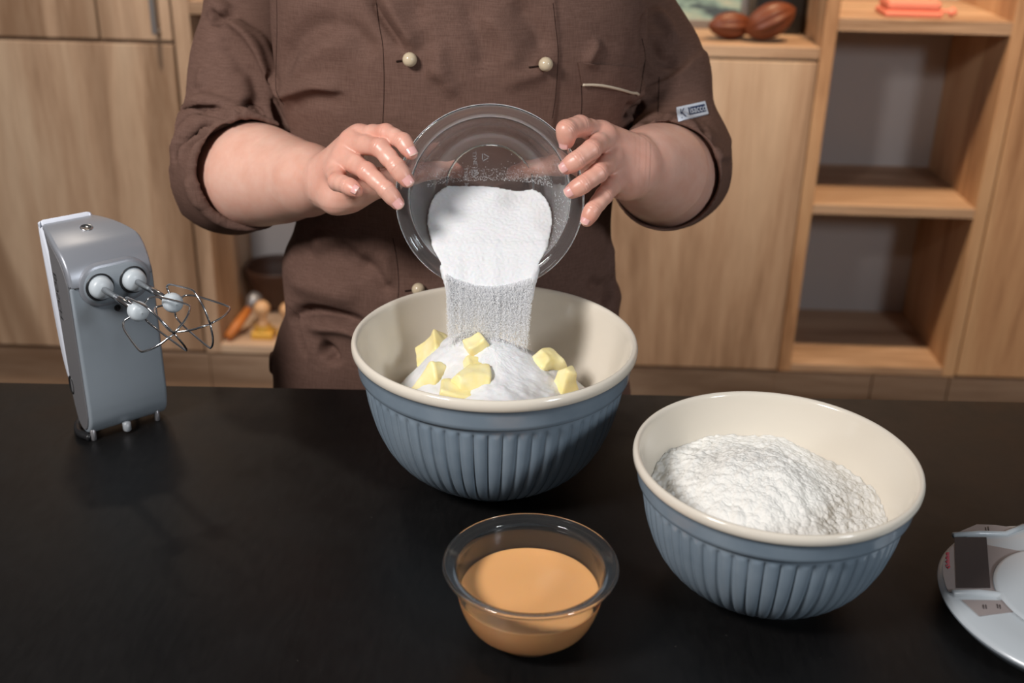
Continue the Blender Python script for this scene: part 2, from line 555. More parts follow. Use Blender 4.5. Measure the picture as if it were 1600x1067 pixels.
pod('cacao_pod', (0.468, 2.885, 1.052 + 0.034), (1, 0.25, 0.0), 0.12, 0.034, M_CACAO, 'smaller reddish brown cacao pod lying behind the larger one on the cupboard')
pod('cacao_pod', (0.560, 2.862, 1.052 + 0.052), (0.70, 0.1, 0.34), 0.135, 0.042, M_CACAO, 'larger front cacao pod, dark red brown, lying on the cupboard')
pf = empty('picture_frame', (0.42, 3.05, 1.052), 'framed landscape print leaning on the cupboard behind the cacao pods', 'picture')
for a in ((0.29, 0.535, 1.0525, 1.075), (0.29, 0.535, 1.20, 1.222)):
    box('frame_rail', a[0], a[1], 3.04, 3.06, a[2], a[3], M_HANDLE, pf)
for a in ((0.29, 0.31), (0.515, 0.535)):
    box('frame_stile', a[0], a[1], 3.04, 3.06, 1.075, 1.20, M_HANDLE, pf)
box('print', 0.31, 0.515, 3.046, 3.054, 1.075, 1.20, M_TEAL, pf, bev=0)
db = empty('storage_box', (0.60, 3.05, 1.052), 'black box standing behind the cacao pods on the cupboard', 'box')
box('box_body', 0.545, 0.665, 2.98, 3.10, 1.0525, 1.22, M_BLACK, db, 0.003)
box('box_lid', 0.543, 0.667, 2.978, 3.102, 1.2205, 1.245, M_BLACK, db, 0.003)
pk = empty('sweet_pack', (0.90, 2.88, 1.124), 'pink patterned packet lying on the top shelf of the tower', 'packet')
box('tray', 0.83, 0.97, 2.83, 2.93, 1.1245, 1.139, M_PINK, pk, 0.005, 2)
box('wrapper', 0.835, 0.965, 2.835, 2.925, 1.1395, 1.162, M_PINK, pk, 0.008, 3)
mesh_obj('twist', *tube_data([(0.97, 2.86, 1.135), (0.985, 2.86, 1.138), (0.996, 2.858, 1.134), (1.005, 2.86, 1.14)], [0.008, 0.004, 0.009, 0.011], 10), M_PINK, pk)


def stamp(x, y, z, s, label):
    e = empty('wooden_stamp', (x, y, z), label, 'stamp', 'wooden stamps in the niche')
    mesh_obj('handle', *lathe(np.array([(0.0005, 0.108), (0.013, 0.106), (0.022, 0.094), (0.023, 0.083), (0.015, 0.070), (0.011, 0.058), (0.013, 0.045), (0.020, 0.038), (0.0005, 0.038)]) * s, 32, (x, y, z)), M_BEECH, e)
    mesh_obj('collar', *lathe(np.array([(0.0005, 0.0379), (0.022, 0.0379), (0.024, 0.03), (0.024, 0.021), (0.0005, 0.021)]) * s, 32, (x, y, z)), M_BRASS, e, sharp=40)
    v, f = box_data(x - 0.03 * s, x + 0.03 * s, y - 0.026 * s, y + 0.026 * s, z + 0.0003, z + 0.0208 * s, 0.002)
    mesh_obj('stamp_block', v, f, M_BRASS, e, smooth=False)


stamp(-0.765, 2.865, 0.197, 1.0, 'wooden stamp with round knob on a golden block, left one in the niche')
stamp(-0.697, 2.875, 0.197, 0.92, 'wooden stamp beside the person, half hidden, right one in the niche')
rs = empty('wooden_scraper', (-0.81, 2.87, 0.197), 'reddish wooden scraper leaning in the corner of the niche', 'utensil')
mesh_obj('handle', *tube_data([(-0.855, 2.82, 0.212), (-0.836, 2.87, 0.232), (-0.818, 2.92, 0.255)], [0.012, 0.0145, 0.012], 14), M_ORANGEW, rs)
mesh_obj('blade', *tube_data([(-0.8175, 2.921, 0.2555), (-0.808, 2.945, 0.272), (-0.802, 2.960, 0.280)], [0.008, 0.022, 0.020], 14), M_HANDLE, rs)
tag(mesh_obj('wooden_bowl', *lathe(smooth_prof([(0.0005, 0.0), (0.04, 0.0), (0.07, 0.04), (0.088, 0.10), (0.092, 0.13), (0.086, 0.13), (0.08, 0.10), (0.06, 0.045), (0.0005, 0.012)], 60), 48, (-0.770, 3.085, 0.1972)), M_DARKW), 'dark walnut bowl at the back of the niche', 'bowl')
cd = mesh_obj('round_board', *lathe([(0.0005, -0.008), (0.072, -0.008), (0.076, -0.004), (0.076, 0.004), (0.072, 0.008), (0.0005, 0.008)], 48), M_BEECH, sharp=40, origin=(0, 0, 0))
cd.location = (-0.60, 3.075, 0.2755); cd.rotation_euler = (math.radians(78), 0, 0)
tag(cd, 'round beech board leaning upright at the back of the niche by the person', 'board')

# ------------------------------------------------------------------ table
tb = empty('kitchen_island', (0, 0.7, 0), 'black kitchen island with matt worktop under the bowls', 'table')
tang = math.atan2(0.0379, 1.2102)


def rotbox(name, x0, x1, y0, y1, z0, z1, m, p, bev):
    v, f = box_data(x0, x1, y0, y1, z0, z1, bev)
    R_ = Matrix.Rotation(tang, 3, 'Z')
    return mesh_obj(name, [R_ @ V(a) for a in v], f, m, p, smooth=False)


TBACK = 1.2195
rotbox('worktop', -1.25, 1.25, 0.22, TBACK, TZ - 0.04, TZ, M_TABLE, tb, 0.0015)
rotbox('side_panel', -1.2, -1.16, 0.30, TBACK - 0.1, 0.0, TZ - 0.0402, M_BLACK, tb, 0.002)
rotbox('side_panel', 1.16, 1.2, 0.30, TBACK - 0.1, 0.0, TZ - 0.0402, M_BLACK, tb, 0.002)
rotbox('back_panel', -1.16, 1.16, TBACK - 0.13, TBACK - 0.11, 0.0, TZ - 0.0402, M_BLACK, tb, 0.002)
rotbox('shelf_board', -1.16, 1.16, 0.31, TBACK - 0.13, 0.3, 0.325, M_BLACK, tb, 0.002)


# ------------------------------------------------------------------ ribbed stoneware bowls
def ribbed_bowl(x, y, R, H, label, ribs):
    s, h = R / 0.145, H / 0.154
    e = empty('mixing_bowl', (x, y, TZ), label, 'bowl')
    outer = [(0.0575, 0.0), (0.0605, 0.001), (0.0615, 0.005), (0.0612, 0.0065), (0.066, 0.008)]
    wall = smooth_prof([(0.066, 0.008), (0.083, 0.0155), (0.0995, 0.029), (0.1125, 0.046), (0.1222, 0.067), (0.1285, 0.089), (0.1318, 0.108), (0.133, 0.118)], 44)
    band = [(0.1335, 0.1195), (0.1365, 0.1205), (0.1385, 0.1225), (0.1390, 0.126), (0.1402, 0.1365), (0.1408, 0.1405), (0.1432, 0.1430)]
    P = np.vstack([outer, wall, band]) * [s, h]
    z0, z1 = 0.012 * h, 0.1165 * h

    def rf(z, t):
        env = np.clip((z - z0) / (0.018 * h), 0, 1) * np.clip((z1 - z) / (0.006 * h), 0, 1)
        env = env * env * (3 - 2 * env)
        a = np.abs(np.sin(t * ribs / 2))
        return s * env * 0.0034 * (np.sqrt(a) - 0.75) + 0 * z
    vs, fs = lathe(P, ribs * 10, (x, y, TZ), rf)
    mesh_obj('outer_glaze', vs, fs, M_BLUE, e)
    lip = [(0.1432, 0.1430), (0.1447, 0.1450), (0.1450, 0.1490), (0.1441, 0.1523), (0.1420, 0.1540), (0.1396, 0.1532), (0.1378, 0.1505), (0.1368, 0.1455)]
    inner = smooth_prof([(0.1368, 0.1455), (0.1325, 0.128), (0.1248, 0.101), (0.1138, 0.074), (0.099, 0.051), (0.079, 0.032), (0.056, 0.019), (0.030, 0.012), (0.0004, 0.011)], 40)
    Q = np.vstack([lip, inner[1:]]) * [s, h]
    vs, fs = lathe(Q, 192, (x, y, TZ))
    o = mesh_obj('inner_glaze', vs, fs, M_CREAM, e); o['label'] = 'cream glazed inside and rim'
    order = np.argsort(inner[:, 1])
    return lambda z: np.interp(z, TZ + inner[order, 1] * h, inner[order, 0] * s)


BX, BY, BR, BH = -0.0393, 1.0317, 0.145, 0.160
FX, FY, FR_, FH = 0.2157, 0.854, 0.125, 0.1347
rin_big = ribbed_bowl(BX, BY, BR, BH, 'large ribbed blue-grey bowl with cream inside, catching the poured sugar', 60)
rin_fl = ribbed_bowl(FX, FY, FR_, FH, 'smaller ribbed blue-grey bowl full of flour at the right', 56)

# flour heap
n_t, n_r = 420, 190
vs, fs = [], []
FZ = TZ + FH - 0.050
for i in range(n_r + 1):
    q = i / n_r
    for k in range(n_t):
        t = 2 * math.pi * k / n_t
        ux, uy = math.cos(t) * q, math.sin(t) * q
        edge = 0.006 * noise.noise(V((math.cos(t) * 2.1, math.sin(t) * 2.1, 3.0)))
        hgt = 0.036 * math.exp(-((ux + 0.06) ** 2 + (uy - 0.04) ** 2) / 0.36) + 0.010 * uy - 0.004 * ux - 0.004 + edge * q * q
        p = V((ux * 0.1, uy * 0.1, 0))
        hgt += 0.0042 * noise.fractal(p * 30, 1.0, 2.1, 3) * (1 - q ** 4) + 0.0030 * (0.5 - noise.voronoi(p * 120)[0][0]) + 0.0018 * (0.5 - noise.voronoi(p * 260 + V((4, 0, 0)))[0][0]) + 0.0006 * noise.noise(p * 700)
        z = FZ + hgt
        r = q * (float(rin_fl(z)) - 0.0004)
        vs.append((FX + math.cos(t) * r, FY + math.sin(t) * r, z))
vs = np.array(vs); fs = []
i = np.arange(n_r)[:, None]; k = np.arange(n_t)[None, :]
fs = np.stack([i * n_t + k, (i + 1) * n_t + k, (i + 1) * n_t + (k + 1) % n_t, i * n_t + (k + 1) % n_t], -1).reshape(-1, 4)
tag(mesh_obj('flour', vs, fs, M_FLOUR), 'heap of crumbly white flour in the smaller ribbed bowl', 'flour', kind='stuff')

# sugar heap in the big bowl
def heap_h(x, y):
    dx, dy = x - BX, y - BY
    h = -0.052 + 0.030 * np.exp(-((dx + 0.035) ** 2 / 0.0022 + (dy - 0.040) ** 2 / 0.0030))
    h += 0.026 * np.exp(-((dx - 0.015) ** 2 / 0.0022 + (dy - 0.010) ** 2 / 0.0020))
    h += 0.014 * np.exp(-((dx - 0.005) ** 2 / 0.0016 + (dy + 0.055) ** 2 / 0.0012))
    return TZ + BH + h - 1.6 * np.clip(np.hypot(dx, dy) - 0.068, 0, 1) ** 1.25


n_t, n_r = 200, 90
th = np.linspace(0, 2 * np.pi, n_t, endpoint=False)
vs = []
for i in range(n_r + 1):
    q = i / n_r
    for t in th:
        r = q * 0.125
        x, y = BX + r * math.cos(t), BY + r * math.sin(t)
        z = float(heap_h(x, y)) + 0.0015 * noise.fractal(V((x, y, 0)) * 70, 1.0, 2.0, 3) + 0.0006 * noise.noise(V((x, y, 1)) * 600)
        rm = float(rin_big(z)) - 0.0006
        if r > rm: x, y = BX + rm * math.cos(t), BY + rm * math.sin(t)
        vs.append((x, y, max(z, TZ + 0.0125)))
i = np.arange(n_r)[:, None]; k = np.arange(n_t)[None, :]
fs = np.stack([i * n_t + k, (i + 1) * n_t + k, (i + 1) * n_t + (k + 1) % n_t, i * n_t + (k + 1) % n_t], -1).reshape(-1, 4)
tag(mesh_obj('sugar_heap', np.array(vs), fs, M_SUGAR), 'heap of white sugar covering butter in the large ribbed bowl', 'sugar', kind='stuff')


# ------------------------------------------------------------------ small bowl with the orange mixture
OX, OY, OR_, OH = 0.0037, 0.7707, 0.0738, 0.073
sb = empty('glass_bowl', (OX, OY, TZ), 'small clear glass bowl with an orange liquid at the front', 'bowl')


def glass_profile(R, H, foot, t=0.0026):
    out = [(foot - 0.004, 0.0), (foot, 0.0005), (foot + 0.0004, 0.005), (foot - 0.0005, 0.0095)]
    out += list(smooth_prof([(foot - 0.0005, 0.0095), (R * 0.68, H * 0.22), (R * 0.79, H * 0.43), (R * 0.84, H * 0.66), (R * 0.86, H * 0.86)], 28)[1:])
    out += [(R * 0.88, H * 0.905), (R * 0.945, H * 0.925), (R * 0.985, H * 0.94), (R, H * 0.965), (R * 0.992, H * 0.99), (R * 0.975, H), (R * 0.955, H * 0.99), (R * 0.93, H * 0.972), (R * 0.87, H * 0.960)]
    inn = smooth_prof([(R * 0.85, H * 0.945), (R * 0.845 - t * .7, H * 0.82), (R * 0.815 - t * .7, H * 0.62), (R * 0.765 - t * .7, H * 0.42), (R * 0.655 - t * .7, H * 0.22), (foot - 0.001, 0.0145), (foot * 0.5, 0.0130), (0.0004, 0.0128)], 36)
    bot = [(0.0004, 0.0085), (foot - 0.005, 0.0080)]
    return np.vstack([out, inn, bot]), inn


P, inn = glass_profile(OR_, OH, 0.034)
mesh_obj('bowl_body', *lathe(P, 128, (OX, OY, TZ), closed=True), M_GLASS, sb)
LZ = 0.0455
order = np.argsort(inn[:, 1])
rl = lambda z: float(np.interp(z, inn[order, 1], inn[order, 0]))
zz = np.linspace(0.0133, LZ, 24)
lp = [(0.0004, 0.0125)] + [(max(rl(z) + 0.0003, 0.001), z - (0.0003 if z < 0.015 else 0)) for z in zz] + [(rl(LZ) - 0.0012, LZ + 0.0002), (rl(LZ) - 0.004, LZ - 0.0006), (0.02, LZ - 0.0006), (0.0004, LZ - 0.0006)]
tag(mesh_obj('orange_liquid', *lathe(lp, 128, (OX, OY, TZ)), M_EGG), 'smooth orange liquid filling the small front glass bowl', 'liquid')

# ------------------------------------------------------------------ kitchen scale
SX, SY, SR = 0.4884, 0.8153, 0.1184
ks = empty('kitchen_scale', (SX, SY, TZ), 'round white kitchen scale with grey display at the right edge', 'scale')
mesh_obj('base', *lathe([(0.0005, 0.002), (0.095, 0.002), (0.108, 0.004), (SR - 0.003, 0.0125), (SR - 0.001, 0.0145), (SR - 0.0005, 0.0158), (0.0005, 0.0158)], 128, (SX, SY, TZ)), M_GREYP, ks, sharp=50)
mesh_obj('top_cover', *lathe([(0.0005, 0.0159), (SR - 0.001, 0.0159), (SR, 0.0175), (SR - 0.001, 0.0195), (SR - 0.004, 0.0212), (0.09, 0.0222), (0.0005, 0.0222)], 128, (SX, SY, TZ)), M_SCALEW, ks, sharp=50)
for a in (0.8, 2.2, 3.9, 5.4):
    mesh_obj('foot', *lathe([(0.0005, 0.0019), (0.008, 0.0019), (0.008, 0.0), (0.0005, 0.0)], 16, (SX + 0.08 * math.cos(a), SY + 0.08 * math.sin(a), TZ)), M_BLACK, ks, sharp=40)
mesh_obj('platform', *lathe([(0.0005, 0.0262), (0.068, 0.0262), (0.0705, 0.0255), (0.0715, 0.024), (0.0705, 0.0226), (0.0005, 0.0223)], 96, (SX, SY, TZ)), M_SCALEW, ks, sharp=50)


def plate_poly(name, pts, m, p, z0, th, holes=None):
    """flat plate whose outline is given as ground points (x, y)"""
    n = len(pts)
    vs = [(a, b, z0) for a, b in pts] + [(a, b, z0 + th) for a, b in pts]
    area2 = sum(pts[i][0] * pts[(i + 1) % n][1] - pts[(i + 1) % n][0] * pts[i][1] for i in range(n))
    top = list(range(n, 2 * n)); bot = list(range(n - 1, -1, -1))
    fs = [tuple(top), tuple(bot)] + [(i, (i + 1) % n, n + (i + 1) % n, n + i) for i in range(n)]
    if area2 < 0: fs = [tuple(reversed(f)) for f in fs]
    return mesh_obj(name, vs, fs, m, p, smooth=False)


ZS = TZ + 0.0222
gp = lambda L: [tuple(at_z(x, y, ZS)[:2]) for x, y in L]


def arc_pts(r, a0, a1, n):
    return [(SX + r * math.cos(a), SY + r * math.sin(a)) for a in np.linspace(a0, a1, n)]


def ang_of(px, py):
    p = at_z(px, py, ZS)
    return math.atan2(p.y - SY, p.x - SX) % (2 * math.pi)


aU, aL = ang_of(1487, 838), ang_of(1484, 925)
plate_poly('display_cover', arc_pts(SR - 0.004, aU, aL, 14) + arc_pts(0.0722, ang_of(1583, 930), ang_of(1572, 841), 12), M_SCALEG, ks, ZS, 0.0008)
dsp = plate_poly('display', gp([(1491, 841), (1541, 841), (1547, 920), (1494, 920)]), M_LCD, ks, ZS + 0.0008, 0.0006)
dsp['label'] = 'dark display window'
plate_poly('button_pad', gp([(1500, 831), (1526, 820), (1556, 821), (1582, 825), (1570, 831)]), M_SCALEG, ks, ZS, 0.0007)
plate_poly('button_pad', gp([(1503, 938), (1577, 939), (1596, 955), (1530, 963)]), M_SCALEG, ks, ZS, 0.0007)
mesh_obj('ridge', *tube_data([at_z(1489, 836, ZS), at_z(1530, 833, ZS), at_z(1571, 834, ZS), at_z(1600, 822, ZS)], 0.0028, 8), M_SCALEW, ks)
mesh_obj('ridge', *tube_data([at_z(1489, 928, ZS), at_z(1530, 927, ZS), at_z(1580, 933, ZS), at_z(1600, 948, ZS)], 0.0040, 8), M_SCALEW, ks)
# red print and pad marks (illegible in the photograph: small strokes)
parts = []
for k in range(7):
    a, b = at_z(1478.5 + 0.1 * k, 864 + k * 3.1, ZS + 0.001), at_z(1483.0 + 0.1 * k, 864 + k * 3.1, ZS + 0.001)
    parts.append(tube_data([a, b], 0.0006, 6))
    if k % 2 == 0: parts.append(tube_data([a, at_z(1478.5, 866 + k * 3.1, ZS + 0.001)], 0.0005, 6))
parts.append(tube_data([at_z(1479, 886, ZS + .001), at_z(1481, 888, ZS + .001), at_z(1484, 885, ZS + .001)], 0.0006, 6))
mesh_obj('red_print', *join_data(*parts), M_RED, ks)
parts = [tube_data([at_z(x, y, ZS + .0009), at_z(x + 1, y + 6, ZS + .0009)], 0.0005, 5) for x, y in ((1536, 945), (1540, 945), (1558, 944), (1562, 945), (1540, 824), (1544, 823))]
mesh_obj('pad_print', *join_data(*parts), M_PRINT, ks)['kind'] = 'stuff'

# ------------------------------------------------------------------ hand mixer standing on its end
mf = at_z(150, 694, TZ)
mr = at_z(247, 667, TZ)
me_ = V((math.cos(math.radians(42)), math.sin(math.radians(42)), 0))
mg = V((-me_.y, me_.x, 0))
mo = mf - me_ * 0.002
mo.z = TZ
MW = 0.090
hm = empty('hand_mixer', tuple(mo + me_ * MW / 2 + mg * 0.03), 'grey and white hand mixer with two wire beaters, standing upright at the left', 'mixer')


def mp(t, g, z): return mo + me_ * t + mg * g + V((0, 0, z))


def mixer_loft(prof, tl, tr, name, m, bev=0.003, seg=3, parent=hm):
    """closed side profile (g, z) extruded between tl(g, z) and tr(g, z)"""
    n = len(prof)
    bm = bmesh.new()
    A = [bm.verts.new(mp(tl(g, z), g, z)) for g, z in prof]
    B = [bm.verts.new(mp(tr(g, z), g, z)) for g, z in prof]
    bm.faces.new(A); bm.faces.new(list(reversed(B)))
    rim = []
    for i in range(n):
        bm.faces.new((A[i], B[i], B[(i + 1) % n], A[(i + 1) % n]))
    bm.normal_update()
    if bev:
        es = [e for e in bm.edges if (e.verts[0] in A and e.verts[1] in A) or (e.verts[0] in B and e.verts[1] in B)]
        bmesh.ops.bevel(bm, geom=es, offset=bev, segments=seg, affect='EDGES', profile=0.5)
    bmesh.ops.recalc_face_normals(bm, faces=bm.faces[:])
    d = bm_arrays(bm); bm.free()
    return mesh_obj(name, *d, m, parent, smooth=True, sharp=35)


tap = lambda g: 0.006 * max(0.0, min(1.0, (g - 0.028) / 0.055)) ** 1.2
tapr = lambda g, z: (0.012 + 0.016 * max(0.0, min(1.0, (z - 0.19) / 0.045))) * max(0.0, min(1.0, (g - 0.028) / 0.055)) ** 1.2
front = list(smooth_prof([(0.052, 0.028), (0.042, 0.012), (0.026, 0.0055), (0.012, 0.009), (0.003, 0.022), (0.0, 0.042)], 24))
mid = [(0.0, 0.06), (0.0, 0.10), (0.0, 0.14), (0.0, 0.1835)]
body = mixer_loft([tuple(p) for p in front] + mid + [(0.056, 0.1835), (0.056, 0.12), (0.054, 0.06)], lambda g, z: tap(g), lambda g, z: MW - tapr(g, z), 'lower_housing', M_GREYP, 0.0035)
top = [(0.0, 0.1845)] + [tuple(p) for p in smooth_prof([(0.0, 0.186), (0.0025, 0.196), (0.009, 0.208), (0.020, 0.218), (0.036, 0.2245), (0.056, 0.230), (0.072, 0.2322), (0.079, 0.2325)], 26)] + [(0.077, 0.2280), (0.064, 0.205), (0.0600, 0.1845)]
mixer_loft(top, lambda g, z: tap(g), lambda g, z: MW - tapr(g, z), 'upper_housing', M_SILVER, 0.0035)
# dark side cheeks
for side in (0, 1):
    ch = [(0.046, 0.030), (0.038, 0.016), (0.026, 0.010), (0.015, 0.013), (0.007, 0.026), (0.0045, 0.05), (0.0045, 0.17), (0.007, 0.190), (0.016, 0.206), (0.030, 0.216), (0.046, 0.2205), (0.056, 0.219), (0.054, 0.15), (0.052, 0.08), (0.050, 0.045)]
    ch = [tuple(p) for p in smooth_prof(ch + [ch[0]], 45)[:-1]]
    if side == 0:
        o = mixer_loft(ch, lambda g, z: tap(g) - 0.0012, lambda g, z: tap(g) + 0.004, 'side_cheek', M_SIDEP, 0.0006, 1)
    else:
        o = mixer_loft(ch, lambda g, z: MW - tapr(g, z) - 0.004, lambda g, z: MW - tapr(g, z) + 0.0012, 'side_cheek', M_SIDEP, 0.0006, 1)
# white grip shell at the back
wh = [(0.0560, 0.050), (0.058, 0.075), (0.060, 0.11), (0.062, 0.16), (0.067, 0.20), (0.0805, 0.2330), (0.0835, 0.2350), (0.0885, 0.231), (0.0905, 0.223), (0.090, 0.20), (0.0865, 0.15), (0.082, 0.10), (0.0765, 0.070), (0.068, 0.052)]
wh = [tuple(p) for p in smooth_prof(wh + [wh[0]], 56)[:-1]]
mixer_loft(wh, lambda g, z: 0.0040, lambda g, z: MW - tapr(g, z) - 0.001, 'grip_shell', M_WHITEP, 0.005, 4)['label'] = 'white grip shell'
# joint groove
mesh_obj('joint_line', *tube_data([mp(0.004, -0.0001, 0.184), mp(MW - 0.004, -0.0001, 0.184)], 0.0008, 6), M_GAP, hm)
# socket plate: a stadium, tilted with the body
ZPL = 0.182


def stadium(w2, h2, n=12):
    r = h2
    L = []
    for k in range(n + 1):
        a = -math.pi / 2 + math.pi * k / n
        L.append((w2 - r + r * math.cos(a), r * math.sin(a)))
    for k in range(n + 1):
        a = math.pi / 2 + math.pi * k / n
        L.append((-(w2 - r) + r * math.cos(a), r * math.sin(a)))
    return L


def front_plate(name, w2, h2, g0, g1, m, tc=MW / 2 + 0.002, zc=ZPL):
    L = stadium(w2, h2)
    n = len(L)
    Ls = stadium(w2 - 0.0022, h2 - 0.0022)
    A = [mp(tc + a, g0, zc + b) for a, b in L]
    B = [mp(tc + a, g1 + 0.0015, zc + b) for a, b in L]
    C_ = [mp(tc + a, g1, zc + b) for a, b in Ls]
    fs = [tuple(range(2 * n, 3 * n))]
    for i in range(n):
        j = (i + 1) % n
        fs += [(i, j, n + j, n + i), (n + i, n + j, 2 * n + j, 2 * n + i)]
    bm = bmesh.new()
    V_ = [bm.verts.new(p) for p in A + B + C_]
    for f in fs: bm.faces.new([V_[i] for i in f])
    bmesh.ops.recalc_face_normals(bm, faces=bm.faces[:])
    d = bm_arrays(bm); bm.free()
    return mesh_obj(name, *d, m, hm, sharp=35)


front_plate('socket_surround', 0.0385, 0.0235, 0.006, -0.0035, M_SILVER)
front_plate('socket_plate', 0.0345, 0.0200, 0.002, -0.0050, M_GREYP)
bdir = (-mg * 1.0 + V((0, 0, 0.06))).normalized()
bx, by_, bz = frame_from(bdir)


def beater(t, roll):
    """one beater: collar in the socket, shaft, hub and two crossed wire loops"""
    o0 = mp(t, -0.005, ZPL)
    e = empty('beater', tuple(o0), '', '')
    e.parent = hm
    e.matrix_parent_inverse = Matrix.Translation(-V(hm['_loc']))
    L = lambda a: o0 + bz * a
    ring = lathe([(0.0145, -0.002), (0.0150, 0.0), (0.0149, 0.0010), (0.0138, 0.0014), (0.0128, 0.0005)], 40)
    mesh_obj('socket_shade_ring', xform(ring[0], o0, bx, by_, bz), ring[1], M_BLACK, e)  # thin black ring paints in the shading around the socket
    knob = lathe([(0.0122, -0.002), (0.0124, 0.004), (0.0116, 0.008), (0.0095, 0.0108), (0.0045, 0.0122), (0.0004, 0.0124)], 40)
    kn = mesh_obj('collar', xform(knob[0], o0, bx, by_, bz), knob[1], M_HUB, e)
    mesh_obj('shaft', *tube_data([L(0.011), L(0.093)], 0.0035, 16), M_STEEL, e)
    hub = lathe(smooth_prof([(0.0004, 0.0), (0.006, 0.0008), (0.0088, 0.004), (0.0100, 0.009), (0.0095, 0.0145), (0.0068, 0.018), (0.0004, 0.0195)], 30), 32)
    mesh_obj('hub', xform(hub[0], L(0.088), bx, by_, bz), hub[1], M_HUB, e)
    for q in range(2):
        ca, sa = math.cos(roll + q * math.pi / 2), math.sin(roll + q * math.pi / 2)
        rad = bx * ca + by_ * sa
        pr = [(0.097, 0.006), (0.0935, 0.0145), (0.095, 0.0180), (0.105, 0.0225), (0.126, 0.0265), (0.156, 0.0310), (0.166, 0.0290), (0.176, 0.0170), (0.180, 0.0)]
        off = bz * (0.0018 * q)
        pr2 = np.vstack([smooth_prof(pr, 40)[::2], [pr[-1]]])
        pts = [L(a) + rad * r + off for a, r in pr2] + [L(a) - rad * r + off for a, r in reversed(pr2[:-1])]
        mesh_obj('wire_loop', *tube_data(pts, 0.00105, 8), M_STEEL, e)


beater(MW / 2 + 0.002 - 0.0180, 0.55)
beater(MW / 2 + 0.002 + 0.0180, 0.15)
# screw, dial mark, cable socket, feet
scr = lathe([(0.0036, 0.0), (0.0034, 0.001), (0.0024, 0.0012), (0.0020, 0.0004), (0.0004, 0.0004)], 20)
sx_, sy_, sz_ = frame_from(-mg)
mesh_obj('screw', xform(scr[0], mp(0.046, 0.0, 0.1525), sx_, sy_, sz_), scr[1], M_GAP, hm)
em = lathe([(0.0065, 0.0), (0.0068, 0.0006), (0.0055, 0.0009), (0.0050, 0.0003), (0.0004, 0.0003)], 28)
nz = (V((0, 0, 1)) * 0.97 - mg * 0.24).normalized()
ex, ey, ez = frame_from(nz, me_)
mesh_obj('emblem', xform(em[0], mp(0.043, 0.052, 0.2290), ex, ey, ez), em[1], M_STEEL, hm)
cs = lathe([(0.0075, 0.0), (0.0075, 0.0008), (0.006, 0.001), (0.0055, -0.001), (0.0004, -0.001)], 24)
cx_, cy_, cz_ = frame_from(-me_)
mesh_obj('cable_socket', xform(cs[0] * [1, 1.5, 1], mp(tap(0.047) - 0.0008, 0.047, 0.055), cx_, cy_, cz_), cs[1], M_BLACK, hm)
for t, g in ((0.004, 0.010), (MW - 0.012, 0.010), (0.022, 0.046), (MW - 0.022, 0.046)):
    b_ = mp(t, g, 0)
    mesh_obj('foot', *lathe([(0.0005, 0.017), (0.0032, 0.017), (0.0030, 0.001), (0.0022, 0.0), (0.0004, 0.0)], 16, tuple(b_)), M_HANDLE, hm)
b_ = mp(0.040, 0.004, 0.002)
mesh_obj('button', *lathe([(0.0005, 0.012), (0.0045, 0.011), (0.0045, 0.002), (0.003, 0.0), (0.0004, 0.0)], 16, tuple(b_)), M_FOOTC, hm)['label'] = 'clear plastic peg'
pts = [mp(0.022, 0.052, 0.022), mp(0.012, 0.058, 0.008), mp(0.000, 0.046, 0.0045), mp(-0.005, 0.028, 0.0045), mp(0.000, 0.010, 0.0045)]
mesh_obj('power_cord', *tube_data(smooth_prof([tuple(p) for p in pts], 40), 0.0042, 10), M_BLACK, hm)
# lettering down the left cheek
tv, tf = text_data('BOSCH', 0.0165)
tw = tv[:, 0].max()
LP = []
for x, y, z in tv:
    g = 0.0400 + y * 0.8
    LP.append(mp(tap(g) - 0.0017, g - (x / tw) * 0.002, 0.190 - x))
mesh_obj('lettering', LP, tf, M_GAP, hm, smooth=False)

# ------------------------------------------------------------------ implicit surfaces for bodies and cloth
def smin(a, b, k):
    h = np.maximum(k - np.abs(a - b), 0) / k
    return np.minimum(a, b) - h * h * k * 0.25


